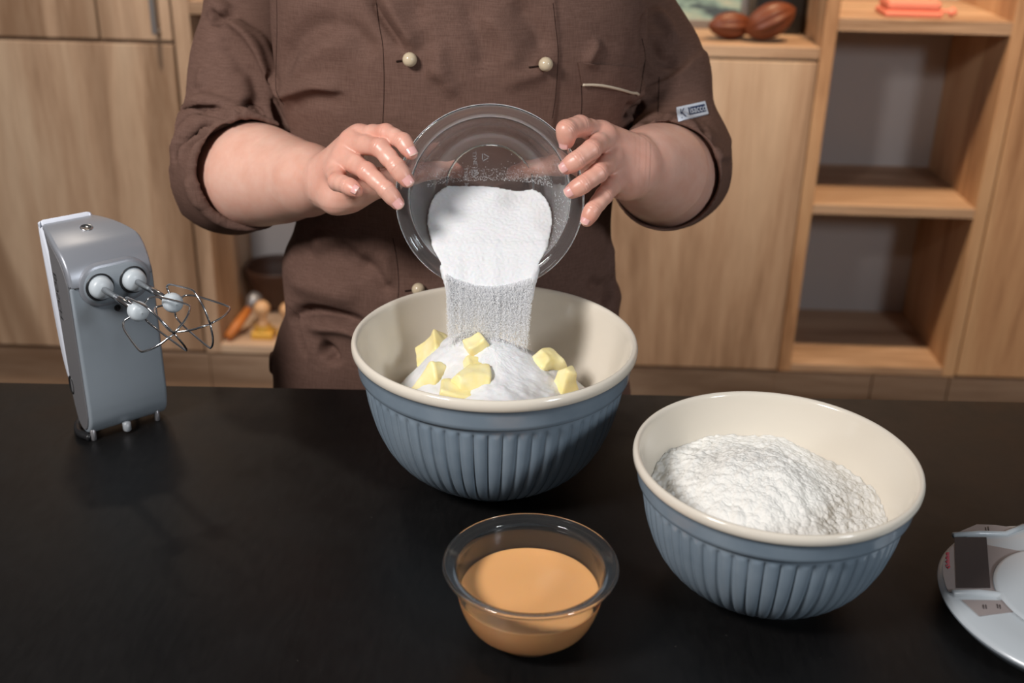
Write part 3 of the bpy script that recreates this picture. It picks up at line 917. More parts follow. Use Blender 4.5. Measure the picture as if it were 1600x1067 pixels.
class Vox:
    def __init__(s, lo, hi, h):
        s.lo, s.h = np.array(lo, float), h
        s.n = np.ceil((np.array(hi) - s.lo) / h).astype(int) + 1
        s.v = np.full(s.n, 1.0, np.float32)
        s.ax = [(s.lo[i] + h * np.arange(s.n[i])).astype(np.float32) for i in range(3)]

    def sl(s, lo, hi):
        a = np.clip(np.floor((np.array(lo) - s.lo) / s.h).astype(int), 0, s.n)
        b = np.clip(np.ceil((np.array(hi) - s.lo) / s.h).astype(int) + 1, 0, s.n)
        return tuple(slice(int(x), int(y)) for x, y in zip(a, b))

    def xyz(s, sl):
        return s.ax[0][sl[0]][:, None, None], s.ax[1][sl[1]][None, :, None], s.ax[2][sl[2]][None, None, :]

    def apply(s, f, lo, hi, fn):
        q = s.sl(lo, hi)
        if min(z.stop - z.start for z in q) <= 0: return
        s.v[q] = fn(s.v[q], f(*s.xyz(q)))

    def mesh(s):
        v = s.v
        neg = v < 0
        nx, ny, nz = v.shape
        cnt = np.zeros((nx - 1, ny - 1, nz - 1), np.int8)
        for dx in (0, 1):
            for dy in (0, 1):
                for dz in (0, 1):
                    cnt += neg[dx:nx - 1 + dx, dy:ny - 1 + dy, dz:nz - 1 + dz]
        act = (cnt > 0) & (cnt < 8)
        I = np.argwhere(act)
        idx = np.full(act.shape, -1, np.int64); idx[act] = np.arange(len(I))
        acc = np.zeros((len(I), 3)); num = np.zeros(len(I))
        C = [(a, b, c) for a in (0, 1) for b in (0, 1) for c in (0, 1)]
        for c0 in C:
            for ax in range(3):
                if c0[ax] == 1: continue
                c1 = list(c0); c1[ax] = 1
                a = v[I[:, 0] + c0[0], I[:, 1] + c0[1], I[:, 2] + c0[2]].astype(float)
                b = v[I[:, 0] + c1[0], I[:, 1] + c1[1], I[:, 2] + c1[2]].astype(float)
                m = (a < 0) != (b < 0)
                t = np.where(m, a / np.where(m, a - b, 1), 0)
                p = np.tile(np.array(c0, float), (len(I), 1)); p[:, ax] += t
                acc[m] += p[m]; num[m] += 1
        P = s.lo + s.h * (I + acc / num[:, None])
        F = []
        for ax in range(3):
            o1, o2 = [(1, 2), (2, 0), (0, 1)][ax]
            e = [slice(None)] * 3; e2 = [slice(None)] * 3
            e[ax] = slice(0, -1); e2[ax] = slice(1, None)
            m = neg[tuple(e)] != neg[tuple(e2)]
            J = np.argwhere(m)
            J = J[(J[:, o1] > 0) & (J[:, o2] > 0) & (J[:, o1] < v.shape[o1] - 1) & (J[:, o2] < v.shape[o2] - 1)]
            if not len(J): continue
            inside = neg[J[:, 0], J[:, 1], J[:, 2]]
            def cell(d1, d2):
                K = J.copy(); K[:, o1] -= d1; K[:, o2] -= d2
                return idx[K[:, 0], K[:, 1], K[:, 2]]
            q = np.stack([cell(1, 1), cell(0, 1), cell(0, 0), cell(1, 0)], 1)
            q[~inside] = q[~inside][:, ::-1]
            F.append(q)
        return P, np.vstack(F)


def vnormals(Vv, F):
    a, b, c, d = (Vv[F[:, i]] for i in range(4))
    n = np.cross(c - a, d - b)
    N = np.zeros_like(Vv)
    for i in range(4): np.add.at(N, F[:, i], n)
    return N / np.maximum(np.linalg.norm(N, axis=1, keepdims=True), 1e-12)


def bvh_of(Vv, F):
    return BVHTree.FromPolygons([tuple(v) for v in Vv], [tuple(int(i) for i in f) for f in F])


def f_cone(a, b, ra, rb):
    a, b = np.array(a, float), np.array(b, float)
    ba = b - a; L2 = float(ba @ ba)

    def f(X, Y, Z):
        t = np.clip(((X - a[0]) * ba[0] + (Y - a[1]) * ba[1] + (Z - a[2]) * ba[2]) / L2, 0, 1)
        return np.sqrt((X - a[0] - t * ba[0]) ** 2 + (Y - a[1] - t * ba[1]) ** 2 + (Z - a[2] - t * ba[2]) ** 2) - (ra + (rb - ra) * t)
    r = max(ra, rb) + 0.025
    return f, np.minimum(a, b) - r, np.maximum(a, b) + r


def f_ell(c, rad, R=None):
    c, rad = np.array(c, float), np.array(rad, float)
    R = np.eye(3) if R is None else np.array(R)

    def f(X, Y, Z):
        d = [X - c[0], Y - c[1], Z - c[2]]
        q = [(R[i][0] * d[0] + R[i][1] * d[1] + R[i][2] * d[2]) for i in range(3)]
        k0 = np.sqrt(sum((q[i] / rad[i]) ** 2 for i in range(3)))
        k1 = np.sqrt(sum((q[i] / rad[i] ** 2) ** 2 for i in range(3)))
        return k0 * (k0 - 1) / np.maximum(k1, 1e-9)
    r = rad.max() + 0.03
    return f, c - r, c + r


def chain(vx, pts, rads, k=0.004, kj=None):
    """field of a jointed chain evaluated in its own box: returns (slices, values)"""
    fs = [f_cone(pts[i], pts[i + 1], rads[i], rads[i + 1]) for i in range(len(pts) - 1)]
    lo = np.min([f[1] for f in fs], 0); hi = np.max([f[2] for f in fs], 0)
    q = vx.sl(lo, hi)
    X = vx.xyz(q)
    v = None
    for f in fs:
        d = f[0](*X).astype(np.float32)
        v = d if v is None else smin(v, d, k)
    return q, v


# ------------------------------------------------------------------ the person
PY = 1.36                                    # mid plane of the torso
person = empty('person', (-0.10, PY, 0), 'person in a brown double-breasted chef jacket tipping a glass bowl of sugar', 'person')

# joints: pixel x, pixel y, camera depth -> world
J = lambda L: [np.array(at(*p)) for p in L]
HANDS = {
    'left': dict(
        wrist=(512, 283, 1.215), elbow=(352, 274, 1.405), shoulder=(400, -30, 1.43),
        fore=[((512, 283, 1.215), .0285), ((478, 281, 1.26), .035), ((440, 279, 1.305), .0450), ((400, 273, 1.345), .0555), ((352, 272, 1.405), .058)],
        upper=[((352, 272, 1.405), .056), ((378, 120, 1.42), .047), ((400, -30, 1.43), .046)],
        palm=[((522, 265, 1.205), .020, (560, 215, 1.173), .0115), ((520, 272, 1.203), .021, (549, 224, 1.167), .0115),
              ((518, 281, 1.202), .021, (538, 247, 1.164), .0115), ((520, 293, 1.203), .021, (528, 270, 1.166), .0112),
              ((516, 288, 1.212), .024, (527, 308, 1.188), .0165), ((527, 308, 1.188), .0165, (548, 300, 1.185), .0165), ((548, 300, 1.185), .0165, (590, 286, 1.184), .0130)],
        fingers=[([(563, 212, 1.172), (603, 208, 1.138), (630, 221, 1.122), (642, 239, 1.118)], [.0112, .0094, .0084, .0070]),
                 ([(549, 222, 1.165), (594, 231, 1.125), (620, 261, 1.115), (636, 282, 1.1165)], [.0112, .0096, .0087, .0074]),
                 ([(538, 246, 1.162), (573, 268, 1.125), (604, 297, 1.116), (621, 317, 1.1185)], [.0110, .0093, .0084, .0071]),
                 ([(527, 268, 1.165), (527, 284, 1.138), (545, 291, 1.120), (557, 298, 1.114)], [.0104, .0092, .0082, .0067])],
        nails=[(.0082, (0.35, -0.15)), (.0082, (0.25, 0.1)), (.0080, (0.15, 0.2)), (.0070, (0.2, 0.1))],
        thumb=([(548, 303, 1.190), (594, 284, 1.186), (648, 268, 1.190), (706, 263, 1.214)], [.0165, .0128, .0110, .0092])),
    'right': dict(
        wrist=(992, 258, 1.205), elbow=(1062, 274, 1.425), shoulder=(960, -30, 1.43),
        fore=[((992, 258, 1.205), .0290), ((1010, 262, 1.245), .0375), ((1030, 269, 1.29), .0490), ((1044, 276, 1.345), .0545), ((1060, 274, 1.425), .056)],
        upper=[((1060, 274, 1.425), .055), ((1018, 120, 1.43), .047), ((960, -30, 1.43), .046)],
        palm=[((985, 240, 1.198), .021, (940, 209, 1.166), .0118), ((984, 250, 1.196), .021, (946, 217, 1.158), .0118),
              ((984, 262, 1.196), .021, (956, 249, 1.160), .0114), ((984, 274, 1.197), .021, (962, 282, 1.166), .0110),
              ((990, 270, 1.205), .025, (976, 284, 1.190), .0185), ((985, 258, 1.208), .022, (962, 262, 1.198), .0170)],
        fingers=[([(937, 208, 1.166), (906, 197, 1.132), (885, 203, 1.114), (885, 221, 1.121)], [.0114, .0107, .0100, .0080]),
                 ([(945, 215, 1.156), (924, 234, 1.118), (902, 250, 1.110), (885, 261, 1.1135)], [.0114, .0098, .0089, .0076]),
                 ([(955, 249, 1.158), (935, 270, 1.122), (911, 288, 1.113), (893, 299, 1.1165)], [.0110, .0096, .0087, .0075]),
                 ([(962, 282, 1.165), (944, 305, 1.136), (926, 328, 1.126), (917, 344, 1.127)], [.0104, .0090, .0081, .0068])],
        nails=[(.0075, (-0.75, 0.65)), (.0080, (-0.35, 0.05)), (.0080, (-0.3, 0.1)), (.0068, (-0.55, 0.45))],
        thumb=([(962, 262, 1.198), (925, 257, 1.190), (874, 256, 1.192), (810, 266, 1.214)], [.0170, .0130, .0113, .0094])),
}
VX = 0.0012
bodyV, bodyF, flush, base = [], [], [], 0
nail_jobs = []
SPAN = {'left': ((-0.42, 1.06, 1.05), (-0.085, 1.44, 1.34)), 'right': ((-0.04, 1.06, 1.05), (0.26, 1.46, 1.34))}
for side, H in HANDS.items():
    vx = Vox(SPAN[side][0], SPAN[side][1], VX)
    q, v = chain(vx, J([p for p, r in H['fore']]), [r for p, r in H['fore']], 0.03)
    vx.v[q] = np.minimum(vx.v[q], v)
    up0, up1 = J([H['upper'][0][0], H['upper'][1][0]])
    f = f_cone(up0, up1, H['upper'][0][1], H['upper'][1][1])
    vx.apply(*f, lambda a, b: smin(a, b, 0.02))
    for a, ra, b, rb in H['palm']:
        f = f_cone(*J([a, b]), ra, rb)
        vx.apply(*f, lambda a, b: smin(a, b, 0.012))
    palm = vx.v.copy()
    pts, rad = J(H['thumb'][0]), H['thumb'][1]
    q, v = chain(vx, pts, rad, 0.006)
    vx.v[q] = smin(vx.v[q], v, 0.010)
    joints = [(pts[2], .8), (pts[3], 1.0)]
    for fi, (P, rads) in enumerate(H['fingers']):
        P = J(P)
        # knuckle thickening and slimmer mid segments
        PP, RR = [P[0]], [rads[0]]
        for i in range(3):
            m = (P[i] + P[i + 1]) / 2
            PP += [m, P[i + 1]]
            RR += [(rads[i] + rads[i + 1]) / 2 * (0.955 if i < 2 else 1.02), rads[i + 1]]
        q, v = chain(vx, PP, RR, 0.0035)
        # flatten the nail bed a little
        vx.v[q] = smin(vx.v[q], smin(palm[q], v, 0.009), 0.0016)
        joints += [(P[0], .55), (P[1], .6), (P[2], .45), (P[3], 1.0)]
        nail_jobs.append((side, P, rads, H['nails'][fi]))
    P_, F_ = vx.mesh()
    N_ = vnormals(P_, F_)
    for (P, rads) in H['fingers'] + [H['thumb']]:
        P = J(P)
        for q_ in (1, 2):
            dv = P[q_ + 1] - P[q_ - 1]; dv /= np.linalg.norm(dv)
            rel = P_ - P[q_]
            ss_ = rel @ dv
            rad_ = np.linalg.norm(rel - ss_[:, None] * dv, axis=1)
            w_ = (rad_ < rads[q_] * 1.35) * (np.abs(ss_) < 0.006) * np.clip(-(N_ @ np.array(CF)) * 1.6 - 0.2, 0, 1)
            P_ = P_ - N_ * (w_ * 0.00055 * sum(np.exp(-((ss_ - o_) / 0.0007) ** 2) for o_ in (-0.0026, 0.0, 0.0026)))[:, None]
    bodyV.append(P_); bodyF.append(F_ + base); base += len(P_)
    fl = np.zeros(len(P_))
    for c, a in joints:
        fl = np.maximum(fl, a * np.exp(-((P_ - c) ** 2).sum(1) / (2 * 0.0075 ** 2)))
    hand = np.exp(-np.maximum(0, np.linalg.norm(P_ - J([H['palm'][1][2]])[0], axis=1) - 0.05) / 0.04)
    flush.append(np.clip(0.75 * fl + 0.22 * hand, 0, 1))

# trunk, neck, head, legs in a coarse grid
vx = Vox((-0.42, 1.16, 0.04), (0.24, 1.55, 1.80), 0.0075)
add = lambda f, k: vx.apply(*f, lambda a, b: smin(a, b, k))
XC = -0.103
add(f_ell((XC, PY + .01, 1.22), (0.165, 0.095, 0.22)), 0.05)
add(f_ell((XC, PY + .01, 0.98), (0.175, 0.10, 0.16)), 0.08)
add(f_cone((XC - .15, PY + .02, 1.39), (XC + .15, PY + .02, 1.39), .055, .055), 0.05)
add(f_cone((XC, PY + .02, 1.38), (XC, PY - .005, 1.50), .060, .052), 0.04)
HC = np.array((XC, PY - 0.035, 1.60))
add(f_ell(HC, (0.074, 0.092, 0.105)), 0.03)
add(f_ell(HC + (0, -0.035, -0.055), (0.052, 0.050, 0.055)), 0.03)
add(f_cone(HC + (0, -0.088, 0.0), HC + (0, -0.108, -0.035), 0.009, 0.013), 0.02)
for sx in (-1, 1):
    add(f_ell(HC + (sx * 0.076, 0.01, -0.01), (0.010, 0.018, 0.030)), 0.008)
    add(f_cone((XC + sx * .09, PY + .01, 0.90), (XC + sx * .10, PY + .005, 0.50), .085, .055), 0.05)
    add(f_cone((XC + sx * .10, PY + .005, 0.50), (XC + sx * .10, PY + .03, 0.10), .054, .034), 0.02)
    add(f_cone((XC + sx * .10, PY + .03, 0.09), (XC + sx * .11, PY - .10, 0.075), .033, .024), 0.02)
for side in HANDS:
    U = HANDS[side]['upper']
    for i in range(2):
        f = f_cone(*J([U[i][0], U[i + 1][0]]), U[i][1] - (.004 if i == 0 else 0), U[i + 1][1])
        add(f, 0.03)
P_, F_ = vx.mesh()
bodyV.append(P_); bodyF.append(F_ + base); flush.append(np.zeros(len(P_)))
body = mesh_obj('body', np.vstack(bodyV), np.vstack(bodyF), M_SKIN, person)
at_ = body.data.attributes.new('flush', 'FLOAT', 'POINT')
at_.data.foreach_set('value', np.concatenate(flush).astype(np.float32))

# fingernails
for side, P, rads, (nw, (nx, ny)) in nail_jobs:
    tip, dip = V(P[3]), V(P[2])
    d = (tip - dip).normalized()
    n = (-CF + CR * nx - CU * ny)
    n = (n - d * n.dot(d)).normalized()
    s = d.cross(n)
    r = rads[3]
    NU, NV = 9, 10
    vs, fs = [], []
    nl = nw * 1.35
    for lay in (0, 1):
        for i in range(NV):
            b = i / (NV - 1)
            for k in range(NU):
                a = 2 * k / (NU - 1) - 1
                ww = nw * 0.80 * (1 - 0.18 * max(0, (0.35 - b) / 0.35) ** 2)
                bb = b - 0.10 * (a * a) * (1 if b > 0.5 else -1) * abs(2 * b - 1)
                th_ = a * ww / (r * 1.08)
                along = -0.50 * nl + bb * nl
                # radius follows the finger: sphere beyond the tip centre
                rr = r * 1.0 + (rads[2] - r) * max(0, -along) / (tip - dip).length
                drop = 0.30 * max(0, along) ** 2 / r
                h = rr + 0.00035 - drop - (0.0009 if lay else 0)
                p = tip + d * (along + 0.0012) + n * (math.cos(th_) * h) + s * (math.sin(th_) * h)
                vs.append(p)
    o_ = NU * NV
    mi = []
    for i in range(NV - 1):
        for k in range(NU - 1):
            a0 = i * NU + k
            fs.append((a0, a0 + 1, a0 + NU + 1, a0 + NU)); mi.append(1 if i == NV - 2 else 0)
            fs.append((o_ + a0, o_ + a0 + NU, o_ + a0 + NU + 1, o_ + a0 + 1)); mi.append(0)
    ring_ = [k for k in range(NU)] + [i * NU + NU - 1 for i in range(1, NV)] + [(NV - 1) * NU + k for k in range(NU - 2, -1, -1)] + [i * NU for i in range(NV - 2, 0, -1)]
    for i in range(len(ring_)):
        a0, b0 = ring_[i], ring_[(i + 1) % len(ring_)]
        fs.append((a0, o_ + a0, o_ + b0, b0)); mi.append(0)
    mesh_obj('fingernail', vs, fs, [M_NAIL, M_NAILTIP], body, mi=mi)

# eyes, lips and hair (above the frame)
for sx in (-1, 1):
    mesh_obj('eye', *sphere_data(HC + (sx * 0.030, -0.078, 0.004), 0.0125), M_LABEL, body)
    mesh_obj('iris', *sphere_data(HC + (sx * 0.030, -0.0885, 0.003), 0.0052, 14, 8), M_DARKW, body)
mesh_obj('lips', *tube_data([HC + (x, -0.0835 + 6 * x * x, -0.062) for x in np.linspace(-0.022, 0.022, 9)], [0.001, 0.003, 0.0045, 0.005, 0.0045, 0.005, 0.0045, 0.003, 0.001], 10), M_NAIL, body)
vx = Vox(HC - (0.13, 0.14, 0.20), HC + (0.13, 0.16, 0.16), 0.005)
add = lambda f, k: vx.apply(*f, lambda a, b: smin(a, b, k))
add(f_ell(HC + (0, 0.012, 0.018), (0.086, 0.098, 0.108)), 0.02)
vx.apply(*f_ell(HC + (0, -0.075, -0.035), (0.062, 0.060, 0.085)), lambda a, b: -smin(-a, b, 0.01))
add(f_ell(HC + (0, 0.115, 0.03), (0.045, 0.04, 0.045)), 0.01)
mesh_obj('hair', *vx.mesh(), M_HAIR, person)

# trousers and shoes (behind the table)
vx = Vox((-0.36, 1.18, 0.05), (0.16, 1.54, 1.0), 0.008)
add = lambda f, k: vx.apply(*f, lambda a, b: smin(a, b, k))
add(f_ell((XC, PY + .01, 0.90), (0.195, 0.120, 0.11)), 0.05)
for sx in (-1, 1):
    add(f_cone((XC + sx * .09, PY + .01, 0.86), (XC + sx * .10, PY + .008, 0.50), .098, .074), 0.04)
    add(f_cone((XC + sx * .10, PY + .008, 0.50), (XC + sx * .10, PY + .03, 0.115), .074, .060), 0.02)
mesh_obj('trousers', *vx.mesh(), M_TROUSER, person)
for sx in (-1, 1):
    vx = Vox((XC + sx * .105 - .07, 1.18, 0.0), (XC + sx * .105 + .07, 1.50, 0.16), 0.005)
    add = lambda f, k: vx.apply(*f, lambda a, b: smin(a, b, k))
    add(f_cone((XC + sx * .10, PY + .05, 0.045), (XC + sx * .112, PY - .11, 0.035), .044, .036), 0.02)
    add(f_cone((XC + sx * .10, PY + .03, 0.06), (XC + sx * .10, PY + .03, 0.115), .044, .042), 0.02)
    vx.apply(lambda X, Y, Z: 0.004 - Z + 0 * X + 0 * Y, (-9, -9, -9), (9, 9, 9), np.maximum)
    mesh_obj('shoe', *vx.mesh(), M_SHOE, person)

# ---------------- jacket
ROWS = [(-90, 424, 1008), (-60, 422, 1010), (0, 424, 1011), (60, 428, 1010), (100, 432, 1006), (150, 437, 995), (180, 444, 986), (215, 449, 978), (250, 453, 968), (300, 462, 958),
        (335, 468, 954), (365, 461, 953), (390, 449, 957), (412, 443, 962), (428, 444, 960), (447, 446, 973), (470, 448, 967), (494, 449, 966), (510, 441, 966), (530, 434, 974), (552, 427, 979), (600, 429, 986), (680, 432, 990)]
rz, rl_, rr_ = [], [], []
for y, a, b in ROWS:
    pa, pb = at_y(a, y, PY), at_y(b, y, PY)
    rz.append((pa.z + pb.z) / 2); rl_.append(pa.x); rr_.append(pb.x)
rz, rl_, rr_ = (np.array(x)[::-1] for x in (rz, rl_, rr_))
zq = np.linspace(0.74, 1.50, 200)
gk = np.exp(-np.linspace(-2, 2, 11) ** 2); gk /= gk.sum()
sm = lambda y: np.convolve(np.pad(np.interp(zq, rz, y), 5, 'edge'), gk, 'valid')
XL, XR = sm(rl_), sm(rr_)
FB = sm(np.interp(rz, [0.78, 0.85, 0.93, 1.0, 1.08, 1.16, 1.24, 1.32, 1.40, 1.46], [.130, .130, .128, .130, .124, .124, .134, .134, .112, .085]))


def f_torso(X, Y, Z):
    z = np.clip(Z, 0.74, 1.50)
    xl, xr, fb = (np.interp(z, zq, q).astype(np.float32) for q in (XL, XR, FB))
    a = (xr - xl) / 2
    e = (np.abs((X - (xl + xr) / 2) / a) ** 2.1 + np.abs((Y - PY) / fb) ** 2.1) ** (1 / 2.1)
    d = (e - 1) * np.minimum(a, fb) * 0.9
    d = np.maximum(d, Z - 1.455 + 0.9 * np.maximum(0, np.abs(X - XC) - 0.13) * 0.3)
    return np.maximum(d, 0.765 - Z)


JH = 0.0023
vx = Vox((-0.44, 1.20, 0.755), (0.24, 1.52, 1.49), JH)
q = vx.sl((-9, -9, -9), (9, 9, 9))
vx.v[:] = f_torso(*vx.xyz(q))
SLEEVE = {
    'left': dict(S=((397, -24, 1.435), .060), M=((383, 118, 1.425), .0625), E=((366, 258, 1.405), .0785), O=((392, 270, 1.327), .0685), ri=.0610),
    'right': dict(S=((962, -24, 1.435), .062), M=((1010, 112, 1.435), .0665), E=((1050, 262, 1.425), .0700), O=((1040, 275, 1.305), .0650), ri=.0590),
}
for side, S in SLEEVE.items():
    s, m, e, oo = (np.array(at(*S[k][0])) for k in 'SMEO')
    dr = (oo - e) / np.linalg.norm(oo - e)
    fs_ = [f_cone(s, m, S['S'][1], S['M'][1]), f_cone(m, e, S['M'][1], S['E'][1]), f_cone(e, oo, S['E'][1], S['O'][1])]
    lo = np.min([f[1] for f in fs_], 0); hi = np.max([f[2] for f in fs_], 0)
    q = vx.sl(lo, hi)
    X = vx.xyz(q)
    d = smin(smin(fs_[0][0](*X), fs_[1][0](*X), 0.04), fs_[2][0](*X), 0.03)
    if side == 'left':
        d = smin(d, f_cone(at(296, 170, 1.40), at(330, 172, 1.36), 0.012, 0.012)[0](*X), 0.012)
        d = smin(d, f_cone(at(336, 8, 1.42), at(332, 34, 1.42), 0.010, 0.006)[0](*X), 0.012)
    axial = (X[0] - oo[0]) * dr[0] + (X[1] - oo[1]) * dr[1] + (X[2] - oo[2]) * dr[2]
    d = np.maximum(d, axial)
    cav = f_cone(oo - dr * 0.07, oo + dr * 0.04, S['ri'] + .0015, S['ri'] + .0035)[0](*X)
    d = np.maximum(d, -cav)
    sh = smin(vx.v[q], d, 0.022)
    lowmix = np.clip((X[2] - 1.27) / 0.08, 0, 1)
    hard = np.minimum(vx.v[q], d)
    vx.v[q] = hard + (sh - hard) * lowmix
JV, JF = vx.mesh()


GR = [([(271, 256), (279, 214), (306, 184), (345, 173)], .0058), ([(282, 252), (292, 224), (312, 204), (338, 190)], .0045), ([(275, 177), (300, 168), (335, 169), (368, 176)], .0050),
      ([(426, 156), (440, 186), (452, 236)], .0090), ([(1006, 120), (990, 166), (976, 186)], .0060), ([(386, 170), (400, 162), (416, 178)], .0040),
      ([(456, 494), (500, 486), (545, 501)], .0030), ([(1012, 207), (1030, 190), (1060, 184)], .0028)]
RI = [([(277, 262), (288, 218), (318, 190), (360, 180)], .0060), ([(282, 168), (310, 159), (350, 160)], .0060), ([(352, 24), (402, 64), (422, 106), (440, 150)], .0060),
      ([(326, 18), (340, 14), (360, 20)], .0080)]
t0_ = bvh_of(JV, JF)
for lst, sgn_ in ((RI, 1), (GR, -1)):
    for pl, r_ in lst:
        hs = [t0_.ray_cast(CPOS, ray(x, y).normalized()) for x, y in smooth_prof(pl, 5 * (len(pl) - 1))]
        hs = [(np.array(h[0]), np.array(h[1])) for h in hs if h[0] is not None]
        n_ = len(hs)
        for i in range(n_ - 1):
            e0, e1 = (max(0.25, min(1, 3.0 * min(j, n_ - 1 - j) / n_)) for j in (i, i + 1))
            if np.linalg.norm(hs[i][0] - hs[i + 1][0]) > 0.05: continue
            sh_ = -0.35 * r_ if sgn_ > 0 else -0.30 * r_
            f = f_cone(hs[i][0] + hs[i][1] * sh_, hs[i + 1][0] + hs[i + 1][1] * sh_, r_ * e0, r_ * e1)
            if sgn_ > 0: vx.apply(*f, lambda a, b: smin(a, b, 0.010))
            else: vx.apply(*f, lambda a, b: -smin(-a, b, 0.003))
JV, JF = vx.mesh()
JN = vnormals(JV, JF)


def relax(A, F, n, lam=1.0):
    cnt = np.zeros(len(A))
    for i in range(4): np.add.at(cnt, F[:, i], 1)
    for _ in range(n):
        m = A[F].mean(1)
        B = np.zeros_like(A)
        for i in range(4): np.add.at(B, F[:, i], m)
        A = A + lam * (B / np.maximum(cnt, 1)[:, None] - A)
    return A


JN = relax(JN, JF, 4)
thick = np.clip((np.linalg.norm(JN, axis=1) - 0.72) / 0.2, 0, 1)          # no displacement on thin hems
thick = relax(np.repeat(thick[:, None], 3, 1), JF, 3)[:, 0]
JN /= np.maximum(np.linalg.norm(JN, axis=1, keepdims=True), 1e-9)
tree = bvh_of(JV, JF)


def hit(px, py, tr=None):
    h = (tr or tree).ray_cast(CPOS, ray(px, py).normalized())
    return (h[0], h[1]) if h[0] is not None else (None, None)


disp = np.zeros(len(JV))
ppx, ppy, pdz = project(JV)
fw_ = np.clip((0.30 - JN @ np.array(CF)) / 0.6, 0, 1)
fw_ = fw_ * fw_ * (3 - 2 * fw_)
facing = fw_ > 0.01


def dense(pl, n=6):
    return smooth_prof(pl, n * (len(pl) - 1))


def fold(pl, wid, amp, taper=True, side=0.0):
    """ridge (amp > 0) or crease (amp < 0) along a line over the cloth"""
    global disp
    H_ = [hit(x, y)[0] for x, y in dense(pl)]
    H_ = [np.array(h) for h in H_ if h is not None]
    if len(H_) < 2: return
    lo, hi = np.min(H_, 0) - 3 * wid, np.max(H_, 0) + 3 * wid
    idx = np.where(np.all((JV > lo) & (JV < hi), 1) & facing)[0]
    if not len(idx): return
    Pv = JV[idx]
    best = np.full(len(idx), 9.0); bt = np.zeros(len(idx))
    n = len(H_) - 1
    for i in range(n):
        a, b = H_[i], H_[i + 1]
        ba = b - a
        t = np.clip(((Pv - a) @ ba) / max(ba @ ba, 1e-12), 0, 1)
        dd = np.linalg.norm(Pv - a - t[:, None] * ba, axis=1)
        m = dd < best
        best[m] = dd[m]; bt[m] = (i + t[m]) / n
    g = np.exp(-(best / wid) ** 2)
    if taper: g = g * np.clip(np.sin(np.pi * np.clip(bt, 0, 1)) * 1.6, 0, 1)
    disp[idx] += amp * g * fw_[idx]


mm = 0.001


def lap(pl, wid, amp, sgn):
    """one layer of cloth lying over another along a line; sgn = +1 raises the side below / right of its direction"""
    global disp
    D = dense(pl)
    H_ = [(hit(x, y)[0], x, y) for x, y in D]
    H_ = [(np.array(h), x, y) for h, x, y in H_ if h is not None]
    if len(H_) < 2: return
    A = np.array([h for h, x, y in H_]); pxl = np.array([(x, y) for h, x, y in H_])
    idx = np.where(np.all((JV > A.min(0) - 4 * wid) & (JV < A.max(0) + 4 * wid), 1) & facing)[0]
    Pv = JV[idx]; q2 = np.stack([ppx[idx], ppy[idx]], 1)
    best = np.full(len(idx), 9.0); bt = np.zeros(len(idx)); sd = np.zeros(len(idx))
    n = len(A) - 1
    for i in range(n):
        ba = A[i + 1] - A[i]
        t = np.clip(((Pv - A[i]) @ ba) / max(ba @ ba, 1e-12), 0, 1)
        dd = np.linalg.norm(Pv - A[i] - t[:, None] * ba, axis=1)
        m = dd < best
        e2 = pxl[i + 1] - pxl[i]
        cr = e2[0] * (q2[:, 1] - pxl[i][1]) - e2[1] * (q2[:, 0] - pxl[i][0])
        best[m] = dd[m]; bt[m] = (i + t[m]) / n; sd[m] = np.sign(cr[m]) * sgn
    sdist = best * sd
    up = np.clip(sdist / (1.6 * mm) + 0.5, 0, 1)
    prof = up * np.exp(-np.maximum(sdist, 0) / wid) - 0.7 * (1 - up) * np.exp(-np.maximum(-sdist, 0) / (wid * 0.45))
    disp[idx] += amp * prof * np.clip(np.sin(np.pi * np.clip(bt, 0, 1)) * 2.2, 0, 1) * np.clip(fw_[idx] * 1.6, 0, 1)


for a_ in [
    ([(274, 176), (300, 167), (335, 168), (368, 174), (398, 186)], 9 * mm, 5 * mm, -1),
    ([(271, 256), (279, 214), (306, 184), (345, 172)], 9 * mm, 5 * mm, 1),
    ([(282, 256), (297, 222), (328, 199), (378, 184)], 11 * mm, 7 * mm, 1),
    ([(345, 24), (399, 62), (418, 104), (442, 170)], 14 * mm, 4.5 * mm, 1),
    ([(326, 34), (340, 26), (356, 26)], 8 * mm, 6 * mm, -1),
    ([(434, 158), (464, 149), (502, 139), (545, 148)], 16 * mm, 4.5 * mm, -1),
    ([(446, 468), (458, 486), (472, 516), (484, 566)], 12 * mm, 6 * mm, -1),
    ([(456, 492), (500, 484), (545, 500), (592, 524)], 12 * mm, 5 * mm, -1),
    ([(1006, 138), (1050, 118), (1082, 90)], 12 * mm, 4 * mm, 1),
    ([(1014, 206), (1030, 188), (1062, 182)], 9 * mm, 4 * mm, -1),
    ([(576, -10), (604, 36), (640, 84)], 12 * mm, 3.5 * mm, -1),
    ([(972, 176), (990, 168), (1004, 150), (1008, 110)], 10 * mm, 5 * mm, -1),
]: lap(*a_)
# placket: the overlapping front panel stands proud left of its edge
edge_y = np.array([-60, 0, 40, 85, 150, 195, 300, 480, 700]); edge_x = np.array([866, 868, 872, 876, 872, 866, 858, 850, 846])
dx_ = np.interp(ppy, edge_y, edge_x) - ppx
pl_ = np.clip(dx_ / 2.5 + 0.5, 0, 1) * facing * (JV[:, 1] < PY - 0.05) * (ppx > 560)
disp += 2.6 * mm * pl_ * np.clip((ppx - 560) / 60, 0, 1)
